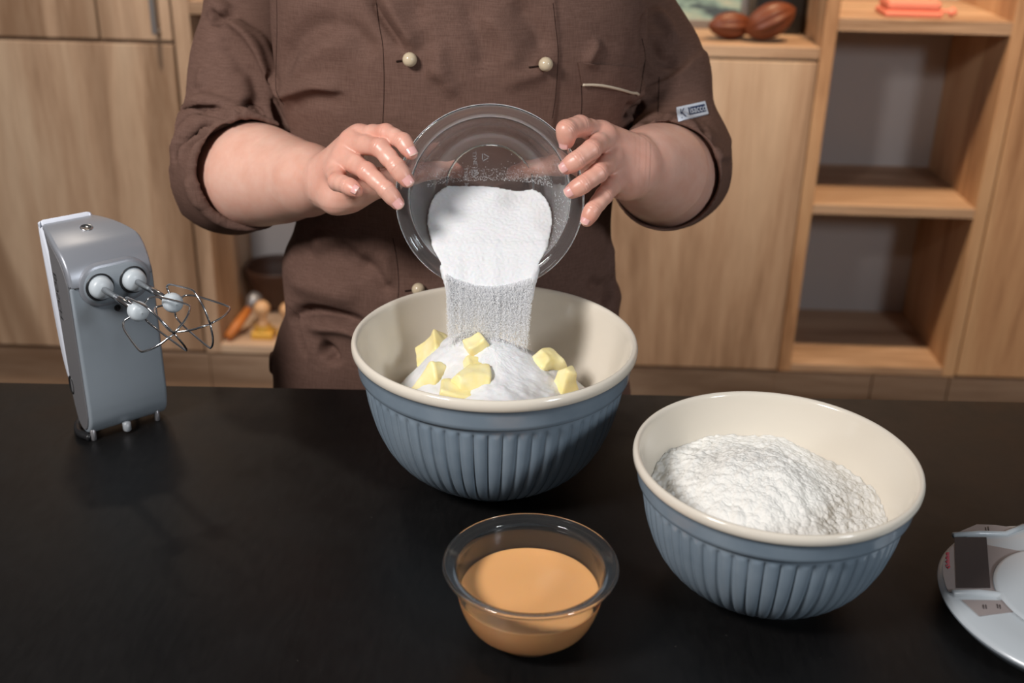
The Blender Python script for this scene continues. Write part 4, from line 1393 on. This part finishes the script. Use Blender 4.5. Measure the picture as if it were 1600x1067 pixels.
# turned-up cuffs: thicker cloth below the cuff edge
ce = np.interp(ppx, [960, 1010, 1050, 1078, 1100], [158, 136, 119, 92, 80])
disp += 4.0 * mm * np.clip((ppy - ce) / 6 + 0.5, 0, 1) * (ppx > 985) * (ppx < 1140) * (ppy < 250) * fw_
ce = np.interp(ppx, [265, 280, 330, 380, 420], [166, 168, 160, 171, 186])
disp += 4.5 * mm * np.clip((ppy - ce) / 6 + 0.5, 0, 1) * (ppx < 425) * fw_
for pl, wid, amp in [
    # left sleeve
    ([(322, 14), (338, 28), (352, 26), (370, 22)], 7 * mm, -7 * mm), ([(334, 20), (372, 42), (402, 80), (420, 130), (436, 158)], 7 * mm, 5 * mm),
    ([(345, 60), (372, 90), (384, 120)], 12 * mm, -4 * mm), ([(318, 100), (312, 140)], 9 * mm, 3 * mm), ([(390, 100), (402, 140), (412, 165)], 9 * mm, -4 * mm),
    ([(276, 178), (320, 166), (362, 170), (384, 184)], 4 * mm, -4 * mm), ([(272, 218), (290, 192), (325, 178), (380, 184)], 4.5 * mm, -6 * mm),
    ([(290, 250), (308, 218), (340, 198), (376, 187)], 6 * mm, -7 * mm), ([(284, 238), (296, 208), (330, 188)], 6 * mm, 4 * mm),
    ([(378, 168), (396, 158), (410, 172), (424, 186)], 6 * mm, -7 * mm), ([(350, 176), (380, 182), (384, 190)], 3 * mm, 4 * mm), ([(300, 275), (306, 300), (322, 325)], 9 * mm, 3 * mm),
    # chest, left
    ([(436, 156), (462, 149), (500, 138), (535, 146)], 12 * mm, 5 * mm), ([(448, 172), (470, 158), (500, 151), (540, 158)], 9 * mm, -4 * mm),
    ([(440, 120), (462, 72), (500, 44), (540, 44)], 16 * mm, -6 * mm), ([(448, 140), (480, 90), (520, 66), (560, 72)], 16 * mm, 4 * mm),
    ([(528, 34), (560, 56), (590, 84)], 11 * mm, -3.5 * mm), ([(576, -10), (600, 34), (640, 82)], 8 * mm, -6 * mm), ([(600, -10), (624, 34), (652, 80)], 9 * mm, 4.5 * mm),
    ([(652, 20), (680, 70), (694, 130)], 10 * mm, 3.5 * mm), ([(640, -10), (664, 40), (680, 84)], 9 * mm, -3.5 * mm), ([(720, -10), (750, 60), (756, 120)], 12 * mm, -3.5 * mm),
    ([(800, 0), (836, 44), (850, 90)], 12 * mm, -4 * mm), ([(780, 130), (830, 116), (852, 108)], 9 * mm, 3 * mm), ([(665, 110), (690, 118), (712, 150)], 8 * mm, 2.5 * mm),
    ([(750, 20), (790, 60), (800, 120)], 13 * mm, 3.5 * mm),
    # right chest
    ([(936, 60), (926, 84), (914, 104)], 7 * mm, 3.5 * mm), ([(1004, 20), (1006, 70), (1004, 120)], 8 * mm, -7 * mm), ([(990, 150), (1000, 135), (1010, 122)], 7 * mm, 5 * mm),
    ([(975, 168), (990, 172), (1004, 160)], 7 * mm, -8 * mm), ([(1020, 10), (1044, 40), (1052, 66)], 9 * mm, 4 * mm), ([(1012, 60), (1030, 90), (1060, 100)], 8 * mm, -4 * mm),
    ([(1000, 200), (1024, 186), (1050, 190)], 7 * mm, -5 * mm), ([(1010, 160), (1030, 140), (1060, 128)], 8 * mm, -3 * mm), ([(1085, 190), (1105, 215), (1116, 240)], 7 * mm, -4 * mm),
    # waist
    ([(486, 388), (520, 372), (560, 378)], 12 * mm, 5 * mm), ([(530, 366), (548, 400), (580, 430)], 10 * mm, -5 * mm), ([(448, 440), (500, 452), (560, 470)], 13 * mm, 4 * mm),
    ([(452, 495), (490, 486), (540, 498), (590, 520)], 9 * mm, -8 * mm), ([(478, 510), (540, 512), (590, 536)], 9 * mm, 6 * mm), ([(450, 492), (468, 520), (480, 560)], 6 * mm, -6 * mm),
    ([(500, 540), (516, 552), (522, 570)], 9 * mm, -9 * mm), ([(560, 400), (590, 430), (612, 462)], 9 * mm, -4 * mm), ([(600, 390), (606, 420), (604, 450)], 8 * mm, 3 * mm),
    ([(955, 370), (952, 400), (955, 430)], 8 * mm, 3 * mm), ([(920, 440), (940, 450), (952, 440)], 9 * mm, -4 * mm), ([(958, 432), (952, 460), (945, 480)], 6 * mm, -7 * mm),
]:
    fold(pl, wid, amp * 1.9)
nz_ = np.array([noise.noise(V(p) * 13) * 0.0022 + noise.noise(V(p) * 31) * 0.0011 for p in JV])
JV = relax(JV + JN * ((disp + nz_) * thick)[:, None], JF, 2, 0.7)
jacket = mesh_obj('jacket', JV, JF, M_JACKET, person)
tree = bvh_of(JV, JF)


def on_cloth(pl, off=0.0004, n=6):
    out = []
    for x, y in dense(pl, n):
        p, nn = hit(x, y)
        if p is not None: out.append(p + nn * off)
    return out


for pl in ([(432, -20), (433, 40), (432, 90), (431, 135), (436, 152), (444, 164)], [(586, -20), (591, 30), (598, 70), (600, 110), (600, 150), (598, 196)], [(614, 372), (620, 405), (623, 440), (622, 470)],
           [(908, 134), (909, 160), (907, 190)], [(1003, 60), (1008, 88), (1004, 120), (1000, 146)], [(1030, 120), (1029, 150), (1028, 178)]):
    P = on_cloth(pl, 0.0, 8)
    if len(P) > 2: mesh_obj('seam', *tube_data(P, 0.00045, 6), M_THREAD, jacket)
P = on_cloth([(864, 5), (868, 40), (872, 85), (868, 150), (863, 185)], 0.0, 14)
mesh_obj('seam', *tube_data(P, 0.00035, 6), M_THREAD, jacket)
# buttons with their slits
for bx_, by__ in ((641.5, 92), (848.5, 101.5), (655, 450.5)):
    p, nn = hit(bx_, by__)
    c = p + nn * 0.0052
    b = mesh_obj('button', *sphere_data(c, 0.0079, 28, 18), M_BUTTON, jacket); b['label'] = 'round beige button'
    sl_ = on_cloth([(bx_ - 22, by__ + 4), (bx_ - 14, by__ + 3), (bx_ - 6, by__ + 2)], 0.0002, 5)
    mesh_obj('buttonhole', *tube_data(sl_, 0.0011, 8), M_THREAD, jacket)


def patch(name, quad, nu, nv, off, th_, m, parent=None, mapper=None):
    """cloth patch lying on the jacket: quad = TL, TR, BR, BL"""
    q = np.array(quad, float)
    top, bot, N = [], [], []
    for i in range(nv + 1):
        b = i / nv
        for k in range(nu + 1):
            a = k / nu
            x, y = (q[0] * (1 - a) + q[1] * a) * (1 - b) + (q[3] * (1 - a) + q[2] * a) * b
            p, nn = hit(x, y)
            if p is None: p, nn = V(top[-1]), V((0, -1, 0))
            top.append(p + nn * (off + th_)); bot.append(p + nn * (off - 0.001))
    W = nu + 1; n = len(top)
    fs = []
    for i in range(nv):
        for k in range(nu):
            a0 = i * W + k
            fs.append((a0, a0 + W, a0 + W + 1, a0 + 1))
            fs.append((n + a0, n + a0 + 1, n + a0 + W + 1, n + a0 + W))
    rg = [k for k in range(W)] + [i * W + nu for i in range(1, nv + 1)] + [nv * W + k for k in range(nu - 1, -1, -1)] + [i * W for i in range(nv - 1, 0, -1)]
    for i in range(len(rg)):
        a0, b0 = rg[i], rg[(i + 1) % len(rg)]
        fs.append((a0, b0, n + b0, n + a0))
    return mesh_obj(name, top + bot, fs, m, parent or jacket, sharp=45)


patch('pocket_flap', [(903, 97), (994, 106), (997, 147), (909, 132)], 16, 8, 0.0006, 0.0020, M_JACKET)
P = on_cloth([(909, 132), (925, 132), (945, 134), (970, 140), (996, 148)], 0.0026, 6)
mesh_obj('piping', *tube_data(P, 0.0016, 10), M_PIPING, jacket)['label'] = 'beige piping along the pocket flap'
bd = patch('sleeve_badge', [(1056.7, 169.2), (1100.5, 158.6), (1106.0, 178.6), (1059.8, 190.4)], 14, 6, 0.0006, 0.0008, M_LABEL)
bd['label'] = 'small white and navy sewn label'
BQ = np.array([(1056.7, 169.2), (1100.5, 158.6), (1106.0, 178.6), (1059.8, 190.4)])


def badge_px(a, b):
    return (BQ[0] * (1 - a) + BQ[1] * a) * (1 - b) + (BQ[3] * (1 - a) + BQ[2] * a) * b


patch('label_field', [badge_px(.38, .20), badge_px(.95, .20), badge_px(.95, .80), badge_px(.38, .80)], 10, 4, 0.0014, 0.0002, M_NAVY, bd)


def badge_text(body_, a0, a1, b0, b1, off, m):
    tv, tf = text_data(body_, 1.0, bold=0.004)
    lo, hi = tv.min(0), tv.max(0)
    out = []
    for x, y, z in tv:
        a = a0 + (x - lo[0]) / (hi[0] - lo[0]) * (a1 - a0)
        b = b1 - (y - lo[1]) / (hi[1] - lo[1]) * (b1 - b0)
        p, nn = hit(*badge_px(a, b))
        out.append(p + nn * off)
    return mesh_obj('lettering', out, tf, m, bd, smooth=False)


badge_text('isacco', .41, .94, .25, .76, 0.0027, M_LABEL)
badge_text('K', .10, .27, .22, .86, 0.0024, M_NAVY)
badge_text('C', .23, .35, .14, .72, 0.0030, M_LABEL)

# ------------------------------------------------------------------ butter lumps: carved rounded blocks
def butter(px, py, z, sx, sy, sz, rot, label, seed, taper=0.0):
    c = at_z(px, py, z)
    rr = random.Random(seed * 7 + 3)
    h = max(sx, sy, sz) * 0.75
    vx = Vox((-h, -h, -h), (h, h, h), max(sx, sy, sz) / 26)
    q = vx.sl((-9, -9, -9), (9, 9, 9))
    X, Y, Z = vx.xyz(q)
    k = 1 - taper * np.clip(Z / sz + 0.5, 0, 1)
    ro = 0.0032
    bend = 0.10 * sx * np.sin(Z / sz * 3 + seed) + 0 * X
    ax, ay, az = np.abs(X - bend) - sx / 2 * k + ro, np.abs(Y) - sy / 2 * k + ro, np.abs(Z) - sz / 2 + ro
    d = np.sqrt(np.maximum(ax, 0) ** 2 + np.maximum(ay, 0) ** 2 + np.maximum(az, 0) ** 2) + np.minimum(np.maximum(np.maximum(ax, ay), az), 0) - ro
    for i in range(3):                                    # knife cuts and spoon scoops
        n = np.array([rr.uniform(-1, 1), rr.uniform(-1, 1), rr.uniform(-0.3, 1)]); n /= np.linalg.norm(n)
        d = np.maximum(d, X * n[0] + Y * n[1] + Z * n[2] - rr.uniform(0.40, 0.52) * max(sx, sz))
    n = np.array([rr.uniform(-1, 1), rr.uniform(-1, 0.2), rr.uniform(0.0, 1)]); n /= np.linalg.norm(n)
    rs_ = rr.uniform(0.9, 1.6) * sx
    cc = n * (rs_ + 0.36 * sx)
    dd = rs_ - np.sqrt((X - cc[0]) ** 2 + (Y - cc[1]) ** 2 + (Z - cc[2]) ** 2)
    d = -smin(-d, -dd, 0.003)
    vx.v[:] = d
    P, F = vx.mesh()
    E = Matrix.Rotation(rot[2], 3, 'Z') @ Matrix.Rotation(rot[1], 3, 'Y') @ Matrix.Rotation(rot[0], 3, 'X')
    P = P + np.array([[0.0011 * noise.noise(V(p) * 80 + V((seed, 0, 0))), 0.0011 * noise.noise(V(p) * 80 + V((0, seed, 0))), 0.0009 * noise.noise(V(p) * 130 + V((0, 0, seed)))] for p in P])
    tag(mesh_obj('butter_lump', P @ np.array(E).T + np.array(c), F, M_BUTTER), label, 'butter', 'butter lumps in the large bowl')


ZC = TZ + BH
butter(688, 553, ZC - 0.046, .040, .034, .034, (.3, .5, .3), 'butter lump at the back left of the heap, half buried in sugar', 1)
butter(679, 593, ZC - 0.046, .032, .028, .042, (.25, .35, .9), 'butter lump leaning alone at the left side of the heap', 2, .35)
butter(745, 543, ZC - 0.019, .028, .024, .044, (.15, -.25, .5), 'curled butter lump poking out near the top of the sugar heap', 3, .3)
butter(739, 601, ZC - 0.040, .044, .032, .034, (.15, .05, .1), 'broad butter lump at the front centre of the heap', 4, .05)
butter(747, 577, ZC - 0.034, .026, .022, .024, (.5, .2, .2), 'small rounded butter lump resting on the broad front one', 5)
butter(786, 590, ZC - 0.048, .034, .030, .032, (.2, .6, .5), 'butter lump right of the broad front one, mostly under sugar', 6)
butter(856, 577, ZC - 0.046, .034, .028, .044, (.2, -.5, .6), 'butter lump at the back right, dusted with sugar', 7, .2)
butter(884, 601, ZC - 0.046, .028, .024, .040, (.1, .3, .5), 'pale chipped butter lump at the far right of the heap', 8, .25)
butter(716, 620, ZC - 0.047, .042, .028, .022, (.1, .2, -.1), 'flat butter lump under the broad front one by the rim', 9)

# ------------------------------------------------------------------ tilted glass bowl with sugar pouring out
GC = at(765.5, 312.5, 1.132)                    # centre of the rim
view = -(ray(765.5, 312.5).normalized())
cu_ = (CU - view * CU.dot(view)).normalized()
tilt = math.radians(9.4)
gn = (view * math.cos(tilt) - cu_ * math.sin(tilt)).normalized()      # opening direction, lowered from the line of sight
gu = cu_.cross(gn).normalized()                 # right
gv = gn.cross(gu).normalized()                  # up along the rim plane
if gu.dot(CR) < 0: gu, gv = -gu, gv
gv = gn.cross(gu).normalized()
GR, GH = 0.0958, 0.080
gb = empty('glass_bowl', tuple(GC - gn * GH), 'large clear glass bowl held tilted by both hands, sugar pouring out', 'bowl')


def g_local(vs):                                # lathe axes (x, y, z=height) -> world, mouth at z = GH
    A = np.asarray(vs, float)
    return np.array(GC) + A[:, :1] * np.array(gu) + A[:, 1:2] * np.array(gv) + (A[:, 2:] - GH) * np.array(gn)


ft = 0.0462
gprof = [(ft - 0.004, 0.0), (ft, 0.0006), (ft + 0.0012, 0.003), (ft + 0.0012, 0.006)]
gprof += list(smooth_prof([(ft + 0.0012, 0.006), (0.060, 0.013), (0.0695, 0.026), (0.0765, 0.043), (0.0815, 0.060), (0.0840, 0.0715)], 30)[1:])
gprof += [(0.0868, 0.0742), (0.0915, 0.0752), (0.0945, 0.0764), (0.0958, 0.0782), (0.0950, 0.0796), (0.0930, 0.0800), (0.0905, 0.0790), (0.0880, 0.0776), (0.0858, 0.0772)]
ginn = smooth_prof([(0.0838, 0.0762), (0.0815, 0.0715), (0.0790, 0.060), (0.0740, 0.043), (0.0670, 0.027), (0.0575, 0.0155), (0.0450, 0.0085), (0.020, 0.0078), (0.0004, 0.0077)], 40)
gprof = np.vstack([gprof, ginn, [(0.0004, 0.0044), (ft - 0.007, 0.0044)]])
vs, fs = lathe(gprof, 160, closed=True)
mesh_obj('bowl_body', g_local(vs), fs, M_PLASTIC, gb)
od = np.argsort(ginn[:, 1])
gin = lambda z: np.interp(z, ginn[od, 1], ginn[od, 0], left=0.0, right=0.0838)
# embossed marks on the base
parts = []


def emboss(body_, size, u, v_, rot):
    tv, tf = text_data(body_, size)
    ca, sa = math.cos(rot), math.sin(rot)
    parts.append((g_local([(u + x * ca - y * sa, v_ + x * sa + y * ca, 0.0080) for x, y, z in tv]), tf))


emboss('TYNE 155', 0.0058, -0.0185, 0.0400, -math.pi / 2 + 0.06)
emboss('TYNE 36', 0.0058, -0.0280, 0.0230, -math.pi / 2 + 0.06)
for cu0, cv0, r0 in ((-0.0055, 0.0340, 0.0050), (-0.0165, 0.0170, 0.0052)):
    tri = [g_local([(cu0 + r0 * math.cos(a), cv0 + r0 * math.sin(a), 0.0082)])[0] for a in (0.0, 2.094, 4.189)]
    for k in range(3):
        a, b = V(tri[k]), V(tri[(k + 1) % 3])
        parts.append(tube_data([a.lerp(b, .08), a.lerp(b, .80)], 0.0005, 6))
M_MARK = mat('embossed_mark', (0.55, 0.55, 0.56), 0.3)
mesh_obj('base_marks', *join_data(*parts), M_MARK, gb, smooth=False)['label'] = 'small raised marks on the base'

# sugar lying in the tilted bowl (implicit solid in bowl coordinates)
vx = Vox((-0.088, -0.135, 0.0), (0.088, 0.03, 0.112), 0.0013)
q = vx.sl((-9, -9, -9), (9, 9, 9))
X, Y, Z = vx.xyz(q)
r = np.sqrt(X * X + Y * Y)
wall_d = r - (gin(Z).astype(np.float32) - 0.0005)
wall_d = np.maximum(wall_d, 0.0080 - Z)
lump = 0.004 * np.exp(-((X + 0.02) ** 2 + (Y + 0.045) ** 2) / 0.0008) - 0.006 * np.exp(-((X - 0.030) ** 2 + (Y + 0.012) ** 2) / 0.0005) + 0.003 * np.exp(-((X - 0.03) ** 2 + (Y + 0.05) ** 2) / 0.0005)
# height of the sugar surface above the base, rising towards the lip
yv = np.array([0.03, 0.012, 0.004, -0.010, -0.030, -0.050, -0.066, -0.080, -0.094]); zv = np.array([-0.030, -0.006, 0.0085, 0.022, 0.041, 0.0585, 0.070, 0.0785, 0.083])
surf = np.interp(Y, yv[::-1], zv[::-1]) + lump
top_d = (Z - surf) * 0.72
d = np.maximum(top_d, np.where(Z < 0.076, wall_d, np.maximum(wall_d, -1)))
down = V((0, 0, -1))
dy_, dz_ = down.dot(gv), down.dot(gn)           # world down in bowl coordinates
pa = np.array([(-0.055, 0.058), (-0.074, 0.0745), (-0.088, 0.0835), (-0.096, 0.0865)])
for k in (0.006, 0.012, 0.018):
    pa = np.vstack([pa, pa[3] + np.array([dy_, dz_]) * k + np.array([0, 0.0025])])
ra_ = np.array([0.004, 0.0055, 0.0058, 0.0056, 0.0045, 0.0032, 0.0012])
hw_ = np.array([0.060, 0.052, 0.0465, 0.0450, 0.0440, 0.0430, 0.0420])
X2, Y2, Z2 = X, Y, Z
over = None
for k in range(len(pa) - 1):
    a, b = pa[k], pa[k + 1]; ba = b - a
    t = np.clip(((Y2 - a[0]) * ba[0] + (Z2 - a[1]) * ba[1]) / (ba @ ba), 0, 1)
    d2 = np.sqrt((Y2 - a[0] - t * ba[0]) ** 2 + (Z2 - a[1] - t * ba[1]) ** 2)
    r_ = ra_[k] + (ra_[k + 1] - ra_[k]) * t
    h_ = hw_[k] + (hw_[k + 1] - hw_[k]) * t 
    e_ = np.sqrt(np.maximum(np.abs(X2) - (h_ - r_), 0) ** 2 + d2 ** 2) - r_ * (1 + 0.10 * np.sin(X2 * 140 + 1) + 0.06 * np.sin(X2 * 330))
    fall = (Y2 - pa[3, 0]) * dy_ + (Z2 - pa[3, 1]) * dz_
    e_ = e_ + 0.9 * np.maximum(0, fall - (0.0045 + 0.003 * np.sin(X2 * 130 + 1) + 0.002 * np.sin(X2 * 310 + 2)))
    over = e_ if over is None else np.minimum(over, e_)
outside = np.maximum(r - 0.0838, 0.0762 - Z)    # keep the flow inside the glass below the rim
over = np.maximum(over, np.where(Z < 0.0762, wall_d, -1.0))
keep_front = 0.0802 - Z + 0 * Y                 # ahead of the rim plane the flow is free
over = np.where((Y < -0.083) & (Z < 0.0805), np.maximum(over, 0.0805 - Z), over)
vx.v[:] = smin(d, over, 0.008)
SV, SF = vx.mesh()
SV = SV + 0.0006 * np.array([[noise.noise(V(p) * 420), noise.noise(V(p) * 420 + V((9, 0, 0))), noise.noise(V(p) * 420 + V((0, 9, 0)))] for p in SV])
sv = [g_local(SV)]; sf = [SF]; nb = len(SV)
lip = V(g_local([(0.0, -0.090, 0.083)])[0])

# grains sticking to the glass above the heap
def grain_mesh(C, size, stretch=1.0):
    n = len(C)
    s = rng.uniform(0.6, 1.15, (n, 1)) * size
    base_ = np.array([(1, 0, 0), (-1, 0, 0), (0, 1, 0), (0, -1, 0), (0, 0, stretch), (0, 0, -stretch)], float)
    yaw = rng.uniform(0, np.pi, n)
    cy, sy = np.cos(yaw), np.sin(yaw)
    B = np.repeat(base_[None], n, 0)
    Xr = B[:, :, 0] * cy[:, None] - B[:, :, 1] * sy[:, None]
    Yr = B[:, :, 0] * sy[:, None] + B[:, :, 1] * cy[:, None]
    P = np.stack([Xr, Yr, B[:, :, 2]], -1) * s[:, :, None] + C[:, None, :]
    tri = np.array([(0, 2, 4), (2, 1, 4), (1, 3, 4), (3, 0, 4), (2, 0, 5), (1, 2, 5), (3, 1, 5), (0, 3, 5)])
    F = (tri[None] + 6 * np.arange(n)[:, None, None]).reshape(-1, 3)
    return P.reshape(-1, 3), F


pile = mesh_obj('poured_sugar', np.vstack(sv), np.vstack(sf), M_SUGAR, origin=tuple(GC - gn * GH))
tag(pile, 'white sugar sliding to the lip inside the tilted glass bowl', 'sugar', kind='stuff')
C = []
while len(C) < 900:
    u, v_ = rng.uniform(-0.066, 0.066), abs(rng.normal(0, 0.011)) + 0.008
    v_ += 0.004 * (1 - (u / 0.06) ** 2) - 0.003
    rr_0 = math.hypot(u, v_)
    if rr_0 > 0.074: continue
    zz_ = float(np.interp(rr_0, ginn[od, 0], ginn[od, 1])) + 0.0004
    if rng.random() > math.exp(-max(0, v_ - 0.012) / 0.010): continue
    C.append((u, v_, zz_))
for k in range(160):
    a = rng.uniform(-0.75, 0.05); zz_ = rng.uniform(0.03, 0.0755)
    rr_0 = float(gin(zz_)) - 0.0004
    C.append((rr_0 * math.cos(a), rr_0 * math.sin(a), zz_))
gP, gF = grain_mesh(g_local(C), 0.00045)
go = mesh_obj('sugar_grains', gP, gF, M_GRAIN, pile, smooth=False); go['kind'] = 'stuff'

# falling curtain of sugar
NS = 64000
zt, zb = lip.z + 0.004, TZ + BH - 0.030
tt = rng.beta(1.0, 2.1, NS)                    # denser near the lip
half = 0.0455 - 0.004 * np.sqrt(tt)
streak = np.sort(rng.uniform(-1, 1, 260)); wgt = rng.gamma(0.9, 1.0, 260)
ch_ = rng.choice(260, NS, p=wgt / wgt.sum())
u = streak[ch_] + rng.normal(0, 0.012, NS)
mixu = rng.random(NS) < 0.45
u = np.where(mixu, rng.uniform(-1, 1, NS), u)
u = np.clip(u, -1.04, 1.04)
z = zt - tt * (zt - zb)
z0l = 0.010 * (u ** 2)                          # lip curves up at the sides
drop = np.maximum(zt - z, 0)
yoff = -0.010 - 0.014 * np.sqrt(np.clip(drop / 0.05, 0, 4)) + rng.normal(0, 0.0030, NS)
Cs = np.stack([lip.x + u * half + rng.normal(0, 0.0006, NS), lip.y + 0.006 + yoff, z + z0l * (1 - tt)], 1)
keep = (Cs[:, 2] > heap_h(Cs[:, 0], Cs[:, 1]) + 0.0003) & (np.hypot(Cs[:, 0] - BX, Cs[:, 1] - BY) < 0.130)
Cs = Cs[keep]
gP, gF = grain_mesh(Cs, 0.00036, 1.9)
ss = mesh_obj('sugar_stream', gP, gF, M_GRAIN, smooth=False)
tag(ss, 'curtain of falling sugar grains between the glass bowl and the big bowl', 'sugar', kind='stuff')
